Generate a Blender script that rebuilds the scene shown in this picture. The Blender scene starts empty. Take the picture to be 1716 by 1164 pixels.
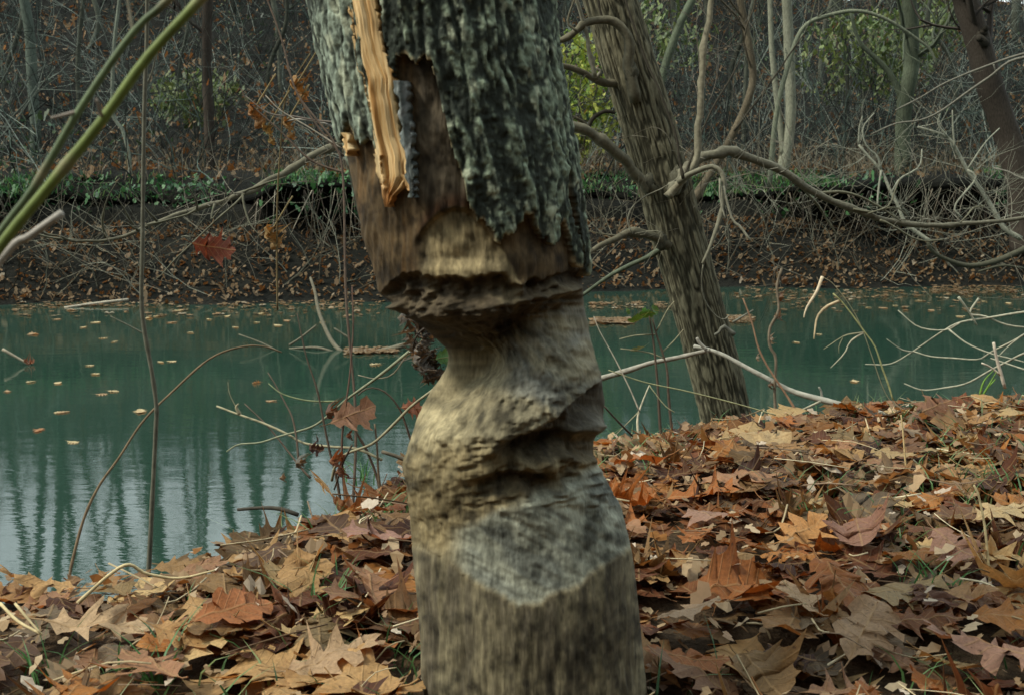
import bpy, math, random
import numpy as np
from mathutils import Vector, Matrix, Euler

random.seed(7)
rng = np.random.default_rng(7)
scene = bpy.context.scene
C = scene.collection
PI = math.pi

# ------------------------------------------------------------------ camera
CAM_Z = 1.5
FPX = 1900.0                      # focal length in photograph pixels (1716 wide)
PITCH = math.atan((582 - 260) / FPX)
cam_d = bpy.data.cameras.new('camera')
cam_d.sensor_width = 36.0
cam_d.lens = FPX / 1716 * 36.0
cam_d.clip_start = 0.05
cam_d.clip_end = 2000
cam_d.dof.use_dof = True
cam_d.dof.focus_distance = 2.6
cam_d.dof.aperture_fstop = 16.0
cam = bpy.data.objects.new('camera', cam_d)
cam.location = (0, 0, CAM_Z)
cam.rotation_euler = (PI / 2 - PITCH, 0, 0)
C.objects.link(cam)
scene.camera = cam

# ------------------------------------------------------------------ sky and sun
SUN_EL, SUN_AZ = math.radians(50), math.radians(-108)    # azimuth clockwise from +Y
world = bpy.data.worlds.new('World')
scene.world = world
world.use_nodes = True
wn = world.node_tree
for n in list(wn.nodes):
    wn.nodes.remove(n)
sky = wn.nodes.new('ShaderNodeTexSky')
sky.sky_type = 'NISHITA'
sky.sun_disc = False
sky.sun_elevation = SUN_EL
sky.sun_rotation = SUN_AZ
sky.dust_density = 1.5
sky.air_density = 1.0
bg = wn.nodes.new('ShaderNodeBackground')
bg.inputs['Strength'].default_value = 0.15
wo = wn.nodes.new('ShaderNodeOutputWorld')
# thin high cloud all over the sky
wtc = wn.nodes.new('ShaderNodeTexCoord')
wnz = wn.nodes.new('ShaderNodeTexNoise'); wnz.inputs['Scale'].default_value = 2.2; wnz.inputs['Detail'].default_value = 5
wmr = wn.nodes.new('ShaderNodeMapRange')
for _i, _v in enumerate((.3, .7, .62, .95)): wmr.inputs[_i + 1].default_value = _v
wmx = wn.nodes.new('ShaderNodeMix'); wmx.data_type = 'RGBA'
wmx.inputs[7].default_value = (9.0, 10.0, 10.0, 1)
wn.links.new(wtc.outputs['Generated'], wnz.inputs['Vector'])
wn.links.new(wnz.outputs['Fac'], wmr.inputs[0])
wn.links.new(wmr.outputs[0], wmx.inputs[0])
wn.links.new(sky.outputs[0], wmx.inputs[6])
wn.links.new(wmx.outputs[2], bg.inputs[0])
wn.links.new(bg.outputs[0], wo.inputs[0])

sun_d = bpy.data.lights.new('sun', 'SUN')
sun_d.energy = 3.5
sun_d.angle = math.radians(10)
sun_d.color = (1.0, 0.94, 0.80)
sun = bpy.data.objects.new('sun', sun_d)
sdir = Vector((math.sin(SUN_AZ) * math.cos(SUN_EL), math.cos(SUN_AZ) * math.cos(SUN_EL), math.sin(SUN_EL)))
sun.rotation_euler = (-sdir).to_track_quat('-Z', 'Y').to_euler()
sun.location = (-6, -2, 8)
C.objects.link(sun)

scene.view_settings.view_transform = 'Standard'
scene.view_settings.look = 'None'
scene.view_settings.gamma = 1.0
scene.view_settings.exposure = 0.27
scene.view_settings.use_curve_mapping = False
scene.render.engine = 'CYCLES'
scene.cycles.use_denoising = True
scene.cycles.max_bounces = 6
scene.cycles.transparent_max_bounces = 4

# ------------------------------------------------------------------ helpers
cp, sp = math.cos(PITCH), math.sin(PITCH)


def P(px, py, d):
    """point of the place seen at photo pixel (px, py) at forward distance d metres"""
    px = np.asarray(px, float); py = np.asarray(py, float); d = np.asarray(d, float)
    xc = (px - 858) / FPX
    yc = (582 - py) / FPX
    dy = cp + yc * sp
    dz = -sp + yc * cp
    k = d / dy
    return np.stack(np.broadcast_arrays(xc * k, d, CAM_Z + dz * k), -1)


def G(px, py, z):
    """point where the view through a pixel meets height z"""
    xc = (px - 858) / FPX
    yc = (582 - py) / FPX
    dy = cp + yc * sp
    dz = -sp + yc * cp
    k = (z - CAM_Z) / dz
    return np.array([xc * k, dy * k, z])


def proj(p):
    p = np.asarray(p, float)
    y = p[..., 1]; z = p[..., 2] - CAM_Z
    depth = y * cp - z * sp
    up = y * sp + z * cp
    depth = np.where(np.abs(depth) < 1e-3, 1e-3, depth)
    return 858 + FPX * p[..., 0] / depth, 582 - FPX * up / depth, depth


def ss(a, b, x):
    t = np.clip((np.asarray(x, float) - a) / (b - a), 0, 1)
    return t * t * (3 - 2 * t)


def vnoise(p, seed=0):
    p = np.asarray(p, float)
    i = np.floor(p).astype(np.int64)
    f = p - i
    u = f * f * (3 - 2 * f)
    out = np.zeros(p.shape[:-1])
    for dx in (0, 1):
        wx = u[..., 0] if dx else 1 - u[..., 0]
        for dy in (0, 1):
            wy = u[..., 1] if dy else 1 - u[..., 1]
            for dz in (0, 1):
                wz = u[..., 2] if dz else 1 - u[..., 2]
                h = ((i[..., 0] + dx) * 374761393 + (i[..., 1] + dy) * 668265263 +
                     (i[..., 2] + dz) * 1274126177 + seed * 974634777) & 0xFFFFFFFF
                h = ((h ^ (h >> 13)) * 1274126177) & 0xFFFFFFFF
                h = h ^ (h >> 16)
                out += wx * wy * wz * (h / 2147483648.0 - 1.0)
    return out


def fbm(p, o=4, seed=0, gain=.5):
    a, s, n = 1.0, 0.0, 0.0
    p = np.asarray(p, float)
    for k in range(o):
        s = s + a * vnoise(p * (2.03 ** k), seed + 17 * k)
        n += a
        a *= gain
    return s / n


def n3(x, y, z=0.0):
    return np.stack(np.broadcast_arrays(x, y, z), -1)


class MB:
    """collects geometry of ONE mesh"""
    def __init__(s):
        s.v = []; s.q = []; s.t = []; s.c = []; s.u = []; s.n = 0

    def add(s, v, q=None, t=None, c=None, u=None):
        v = np.asarray(v, float).reshape(-1, 3)
        if q is not None and len(q): s.q.append(np.asarray(q, np.int64).reshape(-1, 4) + s.n)
        if t is not None and len(t): s.t.append(np.asarray(t, np.int64).reshape(-1, 3) + s.n)
        if c is None: c = (.5, .5, .5)
        c = np.asarray(c, float)
        if c.ndim == 1: c = np.tile(c[:3], (len(v), 1))
        s.c.append(c)
        if u is None: u = np.zeros((len(v), 2))
        s.u.append(np.asarray(u, float))
        s.v.append(v); s.n += len(v)
        return s

    def tube(s, pts, rad, k=6, c=None, cap=True, wob=0.0, seed=0):
        pts = np.asarray(pts, float); n = len(pts)
        rad = np.broadcast_to(np.asarray(rad, float), (n,))
        t = np.gradient(pts, axis=0)
        t /= np.linalg.norm(t, axis=1, keepdims=True) + 1e-9
        ref = np.array([0.31, -0.9, 0.3]) if abs(t[:, 1]).mean() < .75 else np.array([1.0, .1, .2])
        a = np.cross(t, ref); a /= np.linalg.norm(a, axis=1, keepdims=True) + 1e-9
        b = np.cross(t, a)
        th = np.arange(k) * 2 * PI / k
        r = rad[:, None] * np.ones(k)
        if wob:
            r = r * (1 + wob * rng.standard_normal((n, k)))
        v = pts[:, None] + (a[:, None] * np.cos(th)[None, :, None] + b[:, None] * np.sin(th)[None, :, None]) * r[..., None]
        i = np.arange(n - 1)[:, None] * k; j = np.arange(k)[None]; j2 = (j + 1) % k
        q = np.stack([i + j, i + j2, i + k + j2, i + k + j], -1).reshape(-1, 4)
        v = v.reshape(-1, 3); tr = None
        if cap:
            v = np.vstack([v, pts[-1] + t[-1] * rad[-1] * .4, pts[0]])
            m = n * k; jj = np.arange(k); jj2 = (jj + 1) % k
            tr = np.vstack([np.stack([(n - 1) * k + jj, (n - 1) * k + jj2, np.full(k, m)], -1),
                            np.stack([jj2, jj, np.full(k, m + 1)], -1)])
        cc = c
        if c is not None and np.ndim(c) == 2 and len(c) == n:
            cc = np.repeat(np.asarray(c), k, 0)
            if cap: cc = np.vstack([cc, c[-1], c[0]])
        return s.add(v, q, tr, cc)

    def grid(s, v, c=None, closed=False):
        """v: rows x cols x 3"""
        R, K = v.shape[:2]
        i = np.arange(R - 1)[:, None] * K
        j = np.arange(K if closed else K - 1)[None]; j2 = (j + 1) % K
        q = np.stack([i + j, i + j2, i + K + j2, i + K + j], -1).reshape(-1, 4)
        if c is not None: c = np.asarray(c).reshape(-1, 3)
        return s.add(v.reshape(-1, 3), q, None, c)

    def data(s, name, mat, off=(0, 0, 0), smooth=True):
        v = np.vstack(s.v) - np.asarray(off, float)
        q = np.vstack(s.q) if s.q else np.zeros((0, 4), np.int64)
        t = np.vstack(s.t) if s.t else np.zeros((0, 3), np.int64)
        me = bpy.data.meshes.new(name)
        me.vertices.add(len(v)); me.vertices.foreach_set('co', v.ravel().astype(np.float32))
        nl = q.size + t.size
        me.loops.add(nl); me.polygons.add(len(q) + len(t))
        me.loops.foreach_set('vertex_index', np.concatenate([q.ravel(), t.ravel()]).astype(np.int32))
        st = np.concatenate([np.arange(len(q)) * 4, q.size + np.arange(len(t)) * 3]).astype(np.int32)
        me.polygons.foreach_set('loop_start', st)
        me.polygons.foreach_set('use_smooth', np.full(len(st), smooth, bool))
        me.update(calc_edges=True)
        c = np.vstack(s.c)
        ca = me.attributes.new('Col', 'FLOAT_COLOR', 'POINT')
        ca.data.foreach_set('color', np.hstack([c, np.ones((len(c), 1))]).ravel().astype(np.float32))
        u = np.vstack(s.u)
        if np.any(u):
            ua = me.attributes.new('luv', 'FLOAT_VECTOR', 'POINT')
            ua.data.foreach_set('vector', np.hstack([u, np.zeros((len(u), 1))]).ravel().astype(np.float32))
        me.materials.append(mat)
        return me

    def build(s, name, mat, parent=None, loc=(0, 0, 0), smooth=True):
        base = wloc(parent) + np.asarray(loc, float) if parent is None else wloc(parent)
        me = s.data(name, mat, base, smooth)
        o = bpy.data.objects.new(name, me)
        C.objects.link(o)
        if parent is None:
            o.location = base
            WL[o.name] = np.array(base, float)
        else:
            o.parent = parent
            WL[o.name] = wloc(parent)
        return o


WL = {}


def wloc(o):
    return np.zeros(3) if o is None else WL[o.name]


def thing(name, loc, label, cat, group=None):
    o = bpy.data.objects.new(name, None)
    o.empty_display_size = .1
    o.location = tuple(float(x) for x in loc)
    C.objects.link(o)
    WL[o.name] = np.asarray(loc, float)
    return tag(o, label, cat, group)


def tag(o, label, cat, group=None):
    o['label'] = label; o['category'] = cat
    if group: o['group'] = group
    return o


def kind(o, k, label=None, cat=None):
    o['kind'] = k
    if label: o['label'] = label
    if cat: o['category'] = cat
    return o


def spline(pts, n):
    """Catmull-Rom through pts (m x k), n samples"""
    p = np.asarray(pts, float)
    if len(p) == 2:
        t = np.linspace(0, 1, n)[:, None]
        return p[0] * (1 - t) + p[1] * t
    e = np.vstack([2 * p[0] - p[1], p, 2 * p[-1] - p[-2]])
    seg = np.linalg.norm(np.diff(p, axis=0), axis=1) ** .5 + 1e-6
    cum = np.concatenate([[0], np.cumsum(seg)]); cum /= cum[-1]
    t = np.linspace(0, 1, n)
    i = np.clip(np.searchsorted(cum, t, 'right') - 1, 0, len(p) - 2)
    f = ((t - cum[i]) / (cum[i + 1] - cum[i]))[:, None]
    a, b, c, d = e[i], e[i + 1], e[i + 2], e[i + 3]
    return .5 * (2 * b + (c - a) * f + (2 * a - 5 * b + 4 * c - d) * f ** 2 + (3 * b - a - 3 * c + d) * f ** 3)


def path(px, d0, d1=None, n=None, jit=0.0):
    """smooth 3D path through photo points at distance d0..d1"""
    px = np.asarray(px, float)
    d1 = d0 if d1 is None else d1
    L = np.concatenate([[0], np.cumsum(np.linalg.norm(np.diff(px, axis=0), axis=1))])
    d = d0 + (d1 - d0) * L / L[-1]
    w = P(px[:, 0], px[:, 1], d)
    n = n or max(8, int(L[-1] / 12) + 2)
    s = spline(w, n)
    if jit:
        s = s + rng.standard_normal(s.shape) * jit
    return s


# ------------------------------------------------------------------ materials
def mat_base(name):
    m = bpy.data.materials.new(name)
    m.use_nodes = True
    nt = m.node_tree
    return m, nt, nt.nodes['Principled BSDF'], nt.nodes['Material Output']


def N(nt, t, **kw):
    n = nt.nodes.new(t)
    for k, v in kw.items():
        setattr(n, k, v)
    return n


def noise_node(nt, scale, detail=4, rough=.55, stretch=None, coord='Object'):
    tc = N(nt, 'ShaderNodeTexCoord')
    src = tc.outputs[coord]
    if stretch:
        mp = N(nt, 'ShaderNodeMapping')
        mp.inputs['Scale'].default_value = stretch
        nt.links.new(src, mp.inputs[0]); src = mp.outputs[0]
    nz = N(nt, 'ShaderNodeTexNoise')
    nz.inputs['Scale'].default_value = scale
    nz.inputs['Detail'].default_value = detail
    nz.inputs['Roughness'].default_value = rough
    nt.links.new(src, nz.inputs['Vector'])
    return nz.outputs['Fac']


def maprange(nt, src, a, b, c, d):
    m = N(nt, 'ShaderNodeMapRange')
    for i, v in enumerate((a, b, c, d)):
        m.inputs[i + 1].default_value = v
    nt.links.new(src, m.inputs[0])
    return m.outputs[0]


def scale_col(nt, col, fac):
    m = N(nt, 'ShaderNodeVectorMath', operation='SCALE')
    nt.links.new(col, m.inputs[0]); nt.links.new(fac, m.inputs['Scale'])
    return m.outputs[0]


def mixcol(nt, fac, a, b):
    m = N(nt, 'ShaderNodeMix', data_type='RGBA')
    if hasattr(fac, 'is_linked'): nt.links.new(fac, m.inputs[0])
    else: m.inputs[0].default_value = fac
    for i, x in ((6, a), (7, b)):
        if hasattr(x, 'is_linked'): nt.links.new(x, m.inputs[i])
        else: m.inputs[i].default_value = (*x, 1)
    return m.outputs[2]


def bump(nt, bs, h, strength, dist):
    b = N(nt, 'ShaderNodeBump')
    b.inputs['Strength'].default_value = strength
    b.inputs['Distance'].default_value = dist
    nt.links.new(h, b.inputs['Height'])
    nt.links.new(b.outputs[0], bs.inputs['Normal'])


def mat_vcol(name, rough=.85, nscale=60, stretch=(1, 1, .15), lo=.6, hi=1.35, bstr=.5, bdist=.003, spec=.25, detail=5):
    """vertex colour broken up by stretched noise, with fine relief"""
    m, nt, bs, out = mat_base(name)
    at = N(nt, 'ShaderNodeAttribute', attribute_name='Col')
    f = noise_node(nt, nscale, detail, .6, stretch)
    g = maprange(nt, f, .3, .7, lo, hi)
    nt.links.new(scale_col(nt, at.outputs['Color'], g), bs.inputs['Base Color'])
    bs.inputs['Roughness'].default_value = rough
    bs.inputs['Specular IOR Level'].default_value = spec
    bump(nt, bs, f, bstr, bdist)
    return m


def mat_leaf(name, objcol):
    m, nt, bs, out = mat_base(name)
    if objcol:
        src = N(nt, 'ShaderNodeObjectInfo').outputs['Color']
    else:
        src = N(nt, 'ShaderNodeAttribute', attribute_name='Col').outputs['Color']
    blot = noise_node(nt, 26, 5, .6)
    fine = noise_node(nt, 160, 3, .6)
    col = scale_col(nt, src, maprange(nt, blot, .3, .72, .72, 1.22))
    col = scale_col(nt, col, maprange(nt, fine, .3, .7, .84, 1.16))
    # dark rot spots
    spot = noise_node(nt, 14, 2, .5)
    col = mixcol(nt, maprange(nt, spot, .66, .72, 0, .7), col, (.05, .025, .013))
    # veins from the leaf's own coordinates
    uv = N(nt, 'ShaderNodeAttribute', attribute_name='luv').outputs['Vector']
    sx = N(nt, 'ShaderNodeSeparateXYZ'); nt.links.new(uv, sx.inputs[0])
    av = N(nt, 'ShaderNodeMath', operation='ABSOLUTE'); nt.links.new(sx.outputs[1], av.inputs[0])
    mid = maprange(nt, av.outputs[0], .008, .022, 1, 0)
    d = N(nt, 'ShaderNodeMath', operation='MULTIPLY_ADD'); nt.links.new(av.outputs[0], d.inputs[0])
    d.inputs[1].default_value = -.75; nt.links.new(sx.outputs[0], d.inputs[2])
    fr = N(nt, 'ShaderNodeMath', operation='PINGPONG'); nt.links.new(d.outputs[0], fr.inputs[0]); fr.inputs[1].default_value = .0625
    sv = maprange(nt, fr.outputs[0], .003, .011, .7, 0)
    mx = N(nt, 'ShaderNodeMath', operation='MAXIMUM'); nt.links.new(mid, mx.inputs[0]); nt.links.new(sv, mx.inputs[1])
    vf = N(nt, 'ShaderNodeMath', operation='MULTIPLY'); nt.links.new(mx.outputs[0], vf.inputs[0]); vf.inputs[1].default_value = .38
    col = mixcol(nt, vf.outputs[0], col, (.34, .22, .10))
    nt.links.new(col, bs.inputs['Base Color'])
    bs.inputs['Roughness'].default_value = .58
    bs.inputs['Specular IOR Level'].default_value = .2
    hm = N(nt, 'ShaderNodeMath', operation='ADD'); nt.links.new(mx.outputs[0], hm.inputs[0]); nt.links.new(blot, hm.inputs[1])
    bump(nt, bs, hm.outputs[0], .5, .003)
    tr = N(nt, 'ShaderNodeBsdfTranslucent')
    tint = N(nt, 'ShaderNodeMix', data_type='RGBA', blend_type='MULTIPLY'); tint.inputs[0].default_value = 1
    nt.links.new(col, tint.inputs[6]); tint.inputs[7].default_value = (1.5, .85, .45, 1)
    nt.links.new(tint.outputs[2], tr.inputs[0])
    mxs = N(nt, 'ShaderNodeMixShader'); mxs.inputs[0].default_value = .28
    nt.links.new(bs.outputs[0], mxs.inputs[1]); nt.links.new(tr.outputs[0], mxs.inputs[2])
    nt.links.new(mxs.outputs[0], out.inputs['Surface'])
    return m


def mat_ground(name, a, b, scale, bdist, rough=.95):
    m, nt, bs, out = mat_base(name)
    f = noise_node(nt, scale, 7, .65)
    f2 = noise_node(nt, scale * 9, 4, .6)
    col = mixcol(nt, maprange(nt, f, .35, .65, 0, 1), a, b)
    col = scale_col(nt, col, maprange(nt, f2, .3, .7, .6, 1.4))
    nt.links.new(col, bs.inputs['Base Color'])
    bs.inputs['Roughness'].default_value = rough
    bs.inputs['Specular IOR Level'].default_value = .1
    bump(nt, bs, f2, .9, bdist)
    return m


M_wood = mat_vcol('gnawed_wood', .85, 230, (1, 1, .16), .66, 1.30, .7, .0022, .2, 6)
M_bark = mat_vcol('furrowed_bark', .95, 130, (1, 1, .6), .55, 1.4, .8, .004, .1)
M_torn = mat_vcol('torn_wood', .7, 160, (1, 1, .05), .75, 1.2, .5, .002)
M_bark2 = mat_vcol('grey_bark', .95, 90, (1, 1, .25), .6, 1.4, .8, .006, .1)
M_branch = mat_vcol('branch_bark', .9, 60, None, .7, 1.3, .5, .003, .15)
M_stem = mat_vcol('green_stem', .6, 120, None, .8, 1.2, .3, .001, .3)
M_leafo = mat_leaf('dry_leaf_single', True)
M_leafv = mat_leaf('dry_leaf_litter', False)
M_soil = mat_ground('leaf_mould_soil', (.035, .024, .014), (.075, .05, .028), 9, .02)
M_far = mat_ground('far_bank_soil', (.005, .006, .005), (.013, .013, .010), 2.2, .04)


def mat_green(name):
    m, nt, bs, out = mat_base(name)
    at = N(nt, 'ShaderNodeAttribute', attribute_name='Col')
    nt.links.new(at.outputs['Color'], bs.inputs['Base Color'])
    bs.inputs['Roughness'].default_value = .55
    tr = N(nt, 'ShaderNodeBsdfTranslucent'); nt.links.new(at.outputs['Color'], tr.inputs[0])
    mx = N(nt, 'ShaderNodeMixShader'); mx.inputs[0].default_value = .3
    nt.links.new(bs.outputs[0], mx.inputs[1]); nt.links.new(tr.outputs[0], mx.inputs[2])
    nt.links.new(mx.outputs[0], out.inputs['Surface'])
    return m


M_green = mat_green('green_leaf')


def mat_water():
    m, nt, bs, out = mat_base('green_river_water')
    f0 = noise_node(nt, .35, 3, .5)
    col = mixcol(nt, maprange(nt, f0, .3, .7, 0, 1), (.012, .032, .022), (.017, .041, .029))
    nt.links.new(col, bs.inputs['Base Color'])
    bs.inputs['Roughness'].default_value = .035
    bs.inputs['IOR'].default_value = 1.5
    a = noise_node(nt, 1.0, 3, .5, (5, 16, 1))
    b = noise_node(nt, 1.0, 2, .5, (1.2, 3.0, 1))
    c = noise_node(nt, 1.0, 2, .5, (20, 55, 1))
    s1 = N(nt, 'ShaderNodeMath', operation='MULTIPLY_ADD'); nt.links.new(a, s1.inputs[0]); s1.inputs[1].default_value = .3; nt.links.new(b, s1.inputs[2])
    s2 = N(nt, 'ShaderNodeMath', operation='MULTIPLY_ADD'); nt.links.new(c, s2.inputs[0]); s2.inputs[1].default_value = .10; nt.links.new(s1.outputs[0], s2.inputs[2])
    bump(nt, bs, s2.outputs[0], .22, .010)
    return m


M_water = mat_water()

# ------------------------------------------------------------------ setting: banks, hill, water
Z0 = 0.83                          # near bank above the water


def ycrest(x):
    x = np.asarray(x, float)
    tx = [-6, -1.6, -.81, -.59, -.48, -.356, -.22, .10, .52, .86, 1.43, 2.2, 4, 8, 40]
    ty = [.3, .8, 1.70, 1.72, 1.86, 2.07, 2.48, 2.62, 2.86, 3.02, 3.18, 3.5, 4.2, 4.8, 5.0]
    return np.interp(x, tx, ty) + .03 * np.sin(x * 6.3) + .02 * np.sin(x * 13 + 1)


def gz(x, y):
    """height of the near bank"""
    x = np.asarray(x, float); y = np.asarray(y, float)
    s = (y - ycrest(x)) * .85
    n = fbm(n3(x * 2.2, y * 2.2), 3, 5)
    n2 = fbm(n3(x * 7, y * 7), 2, 9)
    up = Z0 + .03 * n + .012 * n2 - .055 * ss(-.55, .08, s)
    drop = -.95 * np.maximum(s - .05, 0) - .2 * ss(0, .3, s)
    up = up + 15 * ss(-3.5, -19, y) + 12 * ss(6, 20, x) * ss(3, -2, y) + .3 * n * ss(-3, -8, y)  # hill added out of view, behind and right, to block sky light
    return np.maximum(up + drop + .03 * n2 * ss(0, .3, s), -.7 + .05 * n)


def fy(x):
    """far waterline"""
    x = np.asarray(x, float)
    return 12.3 + np.clip(.2 * x, -3, 3) + .25 * np.sin(x * .9) + .12 * np.sin(x * 2.7 + 1)


xs = np.concatenate([np.linspace(-40, -5, 36)[:-1], np.linspace(-5, 6, 190), np.linspace(6, 40, 36)[1:]])
yn = np.concatenate([np.linspace(-40, 0, 30)[:-1], np.linspace(0, 5.2, 120), np.linspace(5.2, 9, 14)[1:]])
X, Y = np.meshgrid(xs, yn)
o = MB().grid(np.stack([X, Y, gz(X, Y)], -1)).build('near_bank', M_soil)
kind(o, 'structure')

prof = np.array([(-3.5, -.8), (-1, -.25), (-.2, -.04), (.0, .02), (.25, .10), (.5, .25), (.8, .44), (1.05, .58), (1.3, .66), (1.45, .72),
                 (1.47, .84), (1.38, .95), (1.2, 1.03), (1.0, 1.08), (.88, 1.13), (.86, 1.18), (.95, 1.23), (1.2, 1.25), (1.7, 1.27), (2.5, 1.28),
                 (3.5, 1.3), (4.5, 1.38), (5.5, 1.55), (7, 1.95), (9, 2.6), (11, 3.25), (13, 4.1), (15, 4.9), (17, 5.5), (19, 5.85), (22, 6.0),
                 (30, 6.0), (60, 5.6), (150, 5.0), (600, 4.0)])
PQ = spline(prof, 120)
PQ = PQ[np.argsort(np.arange(120))]


def far_pt(x, q, z):
    n = fbm(n3(x * .8, q * .8, z), 3, 31); n2 = fbm(n3(x * 3.1, q * 3.1, z * 3), 3, 33)
    w = ss(-.3, .3, q)
    sl = ss(-.15, .35, vnoise(n3(x * .55, 0 * x, 3.7), 35) + .12 * x * .25)
    q = q + (.75 * sl + .25 * vnoise(n3(x * 1.7, 0 * x, 1.1), 36)) * ss(.9, 1.05, z) * (1 - ss(1.2, 2.2, q))
    z = z - .22 * sl * ss(1.0, 1.1, z) * (1 - ss(1.4, 2.4, q))
    return np.stack([x, fy(x) + q + .28 * n * ss(.2, 1, q) + .10 * n2 * ss(0, .6, q), z + w * (.10 * n + .06 * n2) * np.where(q < 4, .6, 1.6)], -1)


def far_h(x, q):
    """height of the far side where it has no overhang (top and hill)"""
    top = prof[15:]
    return np.interp(q, top[:, 0], top[:, 1])


xs2 = np.concatenate([np.linspace(-120, -14, 40)[:-1], np.linspace(-14, 16, 260), np.linspace(16, 120, 40)[1:]])
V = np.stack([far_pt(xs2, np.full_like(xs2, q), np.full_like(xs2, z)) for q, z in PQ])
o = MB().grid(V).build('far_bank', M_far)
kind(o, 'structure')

w = MB(); nx = np.linspace(-120, 120, 3); ny = np.linspace(-.5, 18, 3)
X, Y = np.meshgrid(nx, ny)
o = w.grid(np.stack([X, Y, 0 * X], -1)).build('river_water', M_water)
kind(o, 'structure')

# ------------------------------------------------------------------ the gnawed tree
TD = 1.3
LT = np.array([(-120, 505), (0, 529), (100, 547), (200, 569), (240, 578), (300, 590), (350, 600), (400, 612), (450, 627), (480, 634), (495, 640), (512, 660), (530, 684),
               (550, 708), (570, 731), (585, 747), (597, 752), (612, 748), (640, 733), (670, 714), (700, 700), (720, 694), (740, 687), (760, 680),
               (780, 677), (800, 678), (850, 685), (900, 689), (950, 694), (1000, 699), (1050, 703), (1100, 707), (1164, 712), (1200, 706), (1240, 690), (1290, 660)], float)
RT = np.array([(-120, 893), (0, 910), (100, 924), (200, 941), (300, 956), (400, 967), (450, 973), (490, 978), (520, 982), (550, 986), (585, 994), (620, 1004), (650, 1012),
               (675, 1015), (700, 1012), (720, 1005), (745, 996), (765, 997), (785, 1006), (810, 1021), (850, 1040), (900, 1055), (950, 1063), (1000, 1068),
               (1050, 1073), (1100, 1078), (1164, 1084), (1200, 1094), (1240, 1112), (1290, 1145)], float)
_py = np.arange(-120, 1291, 1.0)


def _sm(a, s):
    k = np.exp(-.5 * (np.arange(-3 * s, 3 * s + 1) / s) ** 2); k /= k.sum()
    return np.convolve(np.pad(a, 3 * s, mode='reflect', reflect_type='odd'), k, 'valid')


_L = _sm(np.interp(_py, LT[:, 0], LT[:, 1]), 5)
_R = _sm(np.interp(_py, RT[:, 0], RT[:, 1]), 6)
_T = _sm(np.interp(_py, [-120, 0, 250, 450, 500, 600, 650, 700, 760, 820, 870, 920, 960, 1000, 1164, 1290],
                   [.128, .127, .124, .121, .121, .116, .118, .118, .112, .110, .114, .122, .127, .130, .134, .165]), 12)


def interp(x, a, b):
    return np.interp(x, a, b)


def lipA(px):
    return interp(px, [600, 632, 660, 692, 730, 800, 842, 858, 900, 945, 985], [505, 492, 470, 452, 470, 462, 455, 472, 468, 452, 462]) + 7 * vnoise(n3(px * .055, 0 * px, 3.3), 2) + 4 * vnoise(n3(px * .16, 0 * px, 1.3), 5)


def lipB(px):
    return interp(px, [600, 640, 700, 760, 840, 900, 960, 1000], [495, 503, 522, 518, 508, 494, 482, 480]) + 6 * vnoise(n3(px * .05, 0 * px, 7.7), 4) + 4 * vnoise(n3(px * .14, 0 * px, 1.7), 6)


def floorY(px):
    return interp(px, [600, 740, 800, 860, 920, 1000], [570, 592, 586, 566, 536, 512])


def edgeE(px):
    return interp(px, [690, 740, 765, 800, 870, 930, 1000, 1045, 1080], [915, 924, 945, 985, 1014, 1000, 962, 930, 905]) + 9 * vnoise(n3(px * .03, 0 * px, 2.2), 9) + 3 * vnoise(n3(px * .13, 0 * px, 6.2), 10)


def scoops(u, v, seed):
    iu, iv = np.floor(u).astype(np.int64), np.floor(v).astype(np.int64)
    best = np.full(u.shape, 9.0)
    for dx in (-1, 0, 1):
        for dy in (-1, 0, 1):
            h = ((iu + dx) * 374761393 + (iv + dy) * 668265263 + seed * 974634777) & 0xFFFFFFFF
            h = ((h ^ (h >> 13)) * 1274126177) & 0xFFFFFFFF
            jx = ((h >> 4) & 1023) / 1023.0; jy = ((h >> 17) & 1023) / 1023.0
            best = np.minimum(best, (iu + dx + jx - u) ** 2 + (iv + dy + jy - v) ** 2)
    return np.minimum(best, 1.2)


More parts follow.
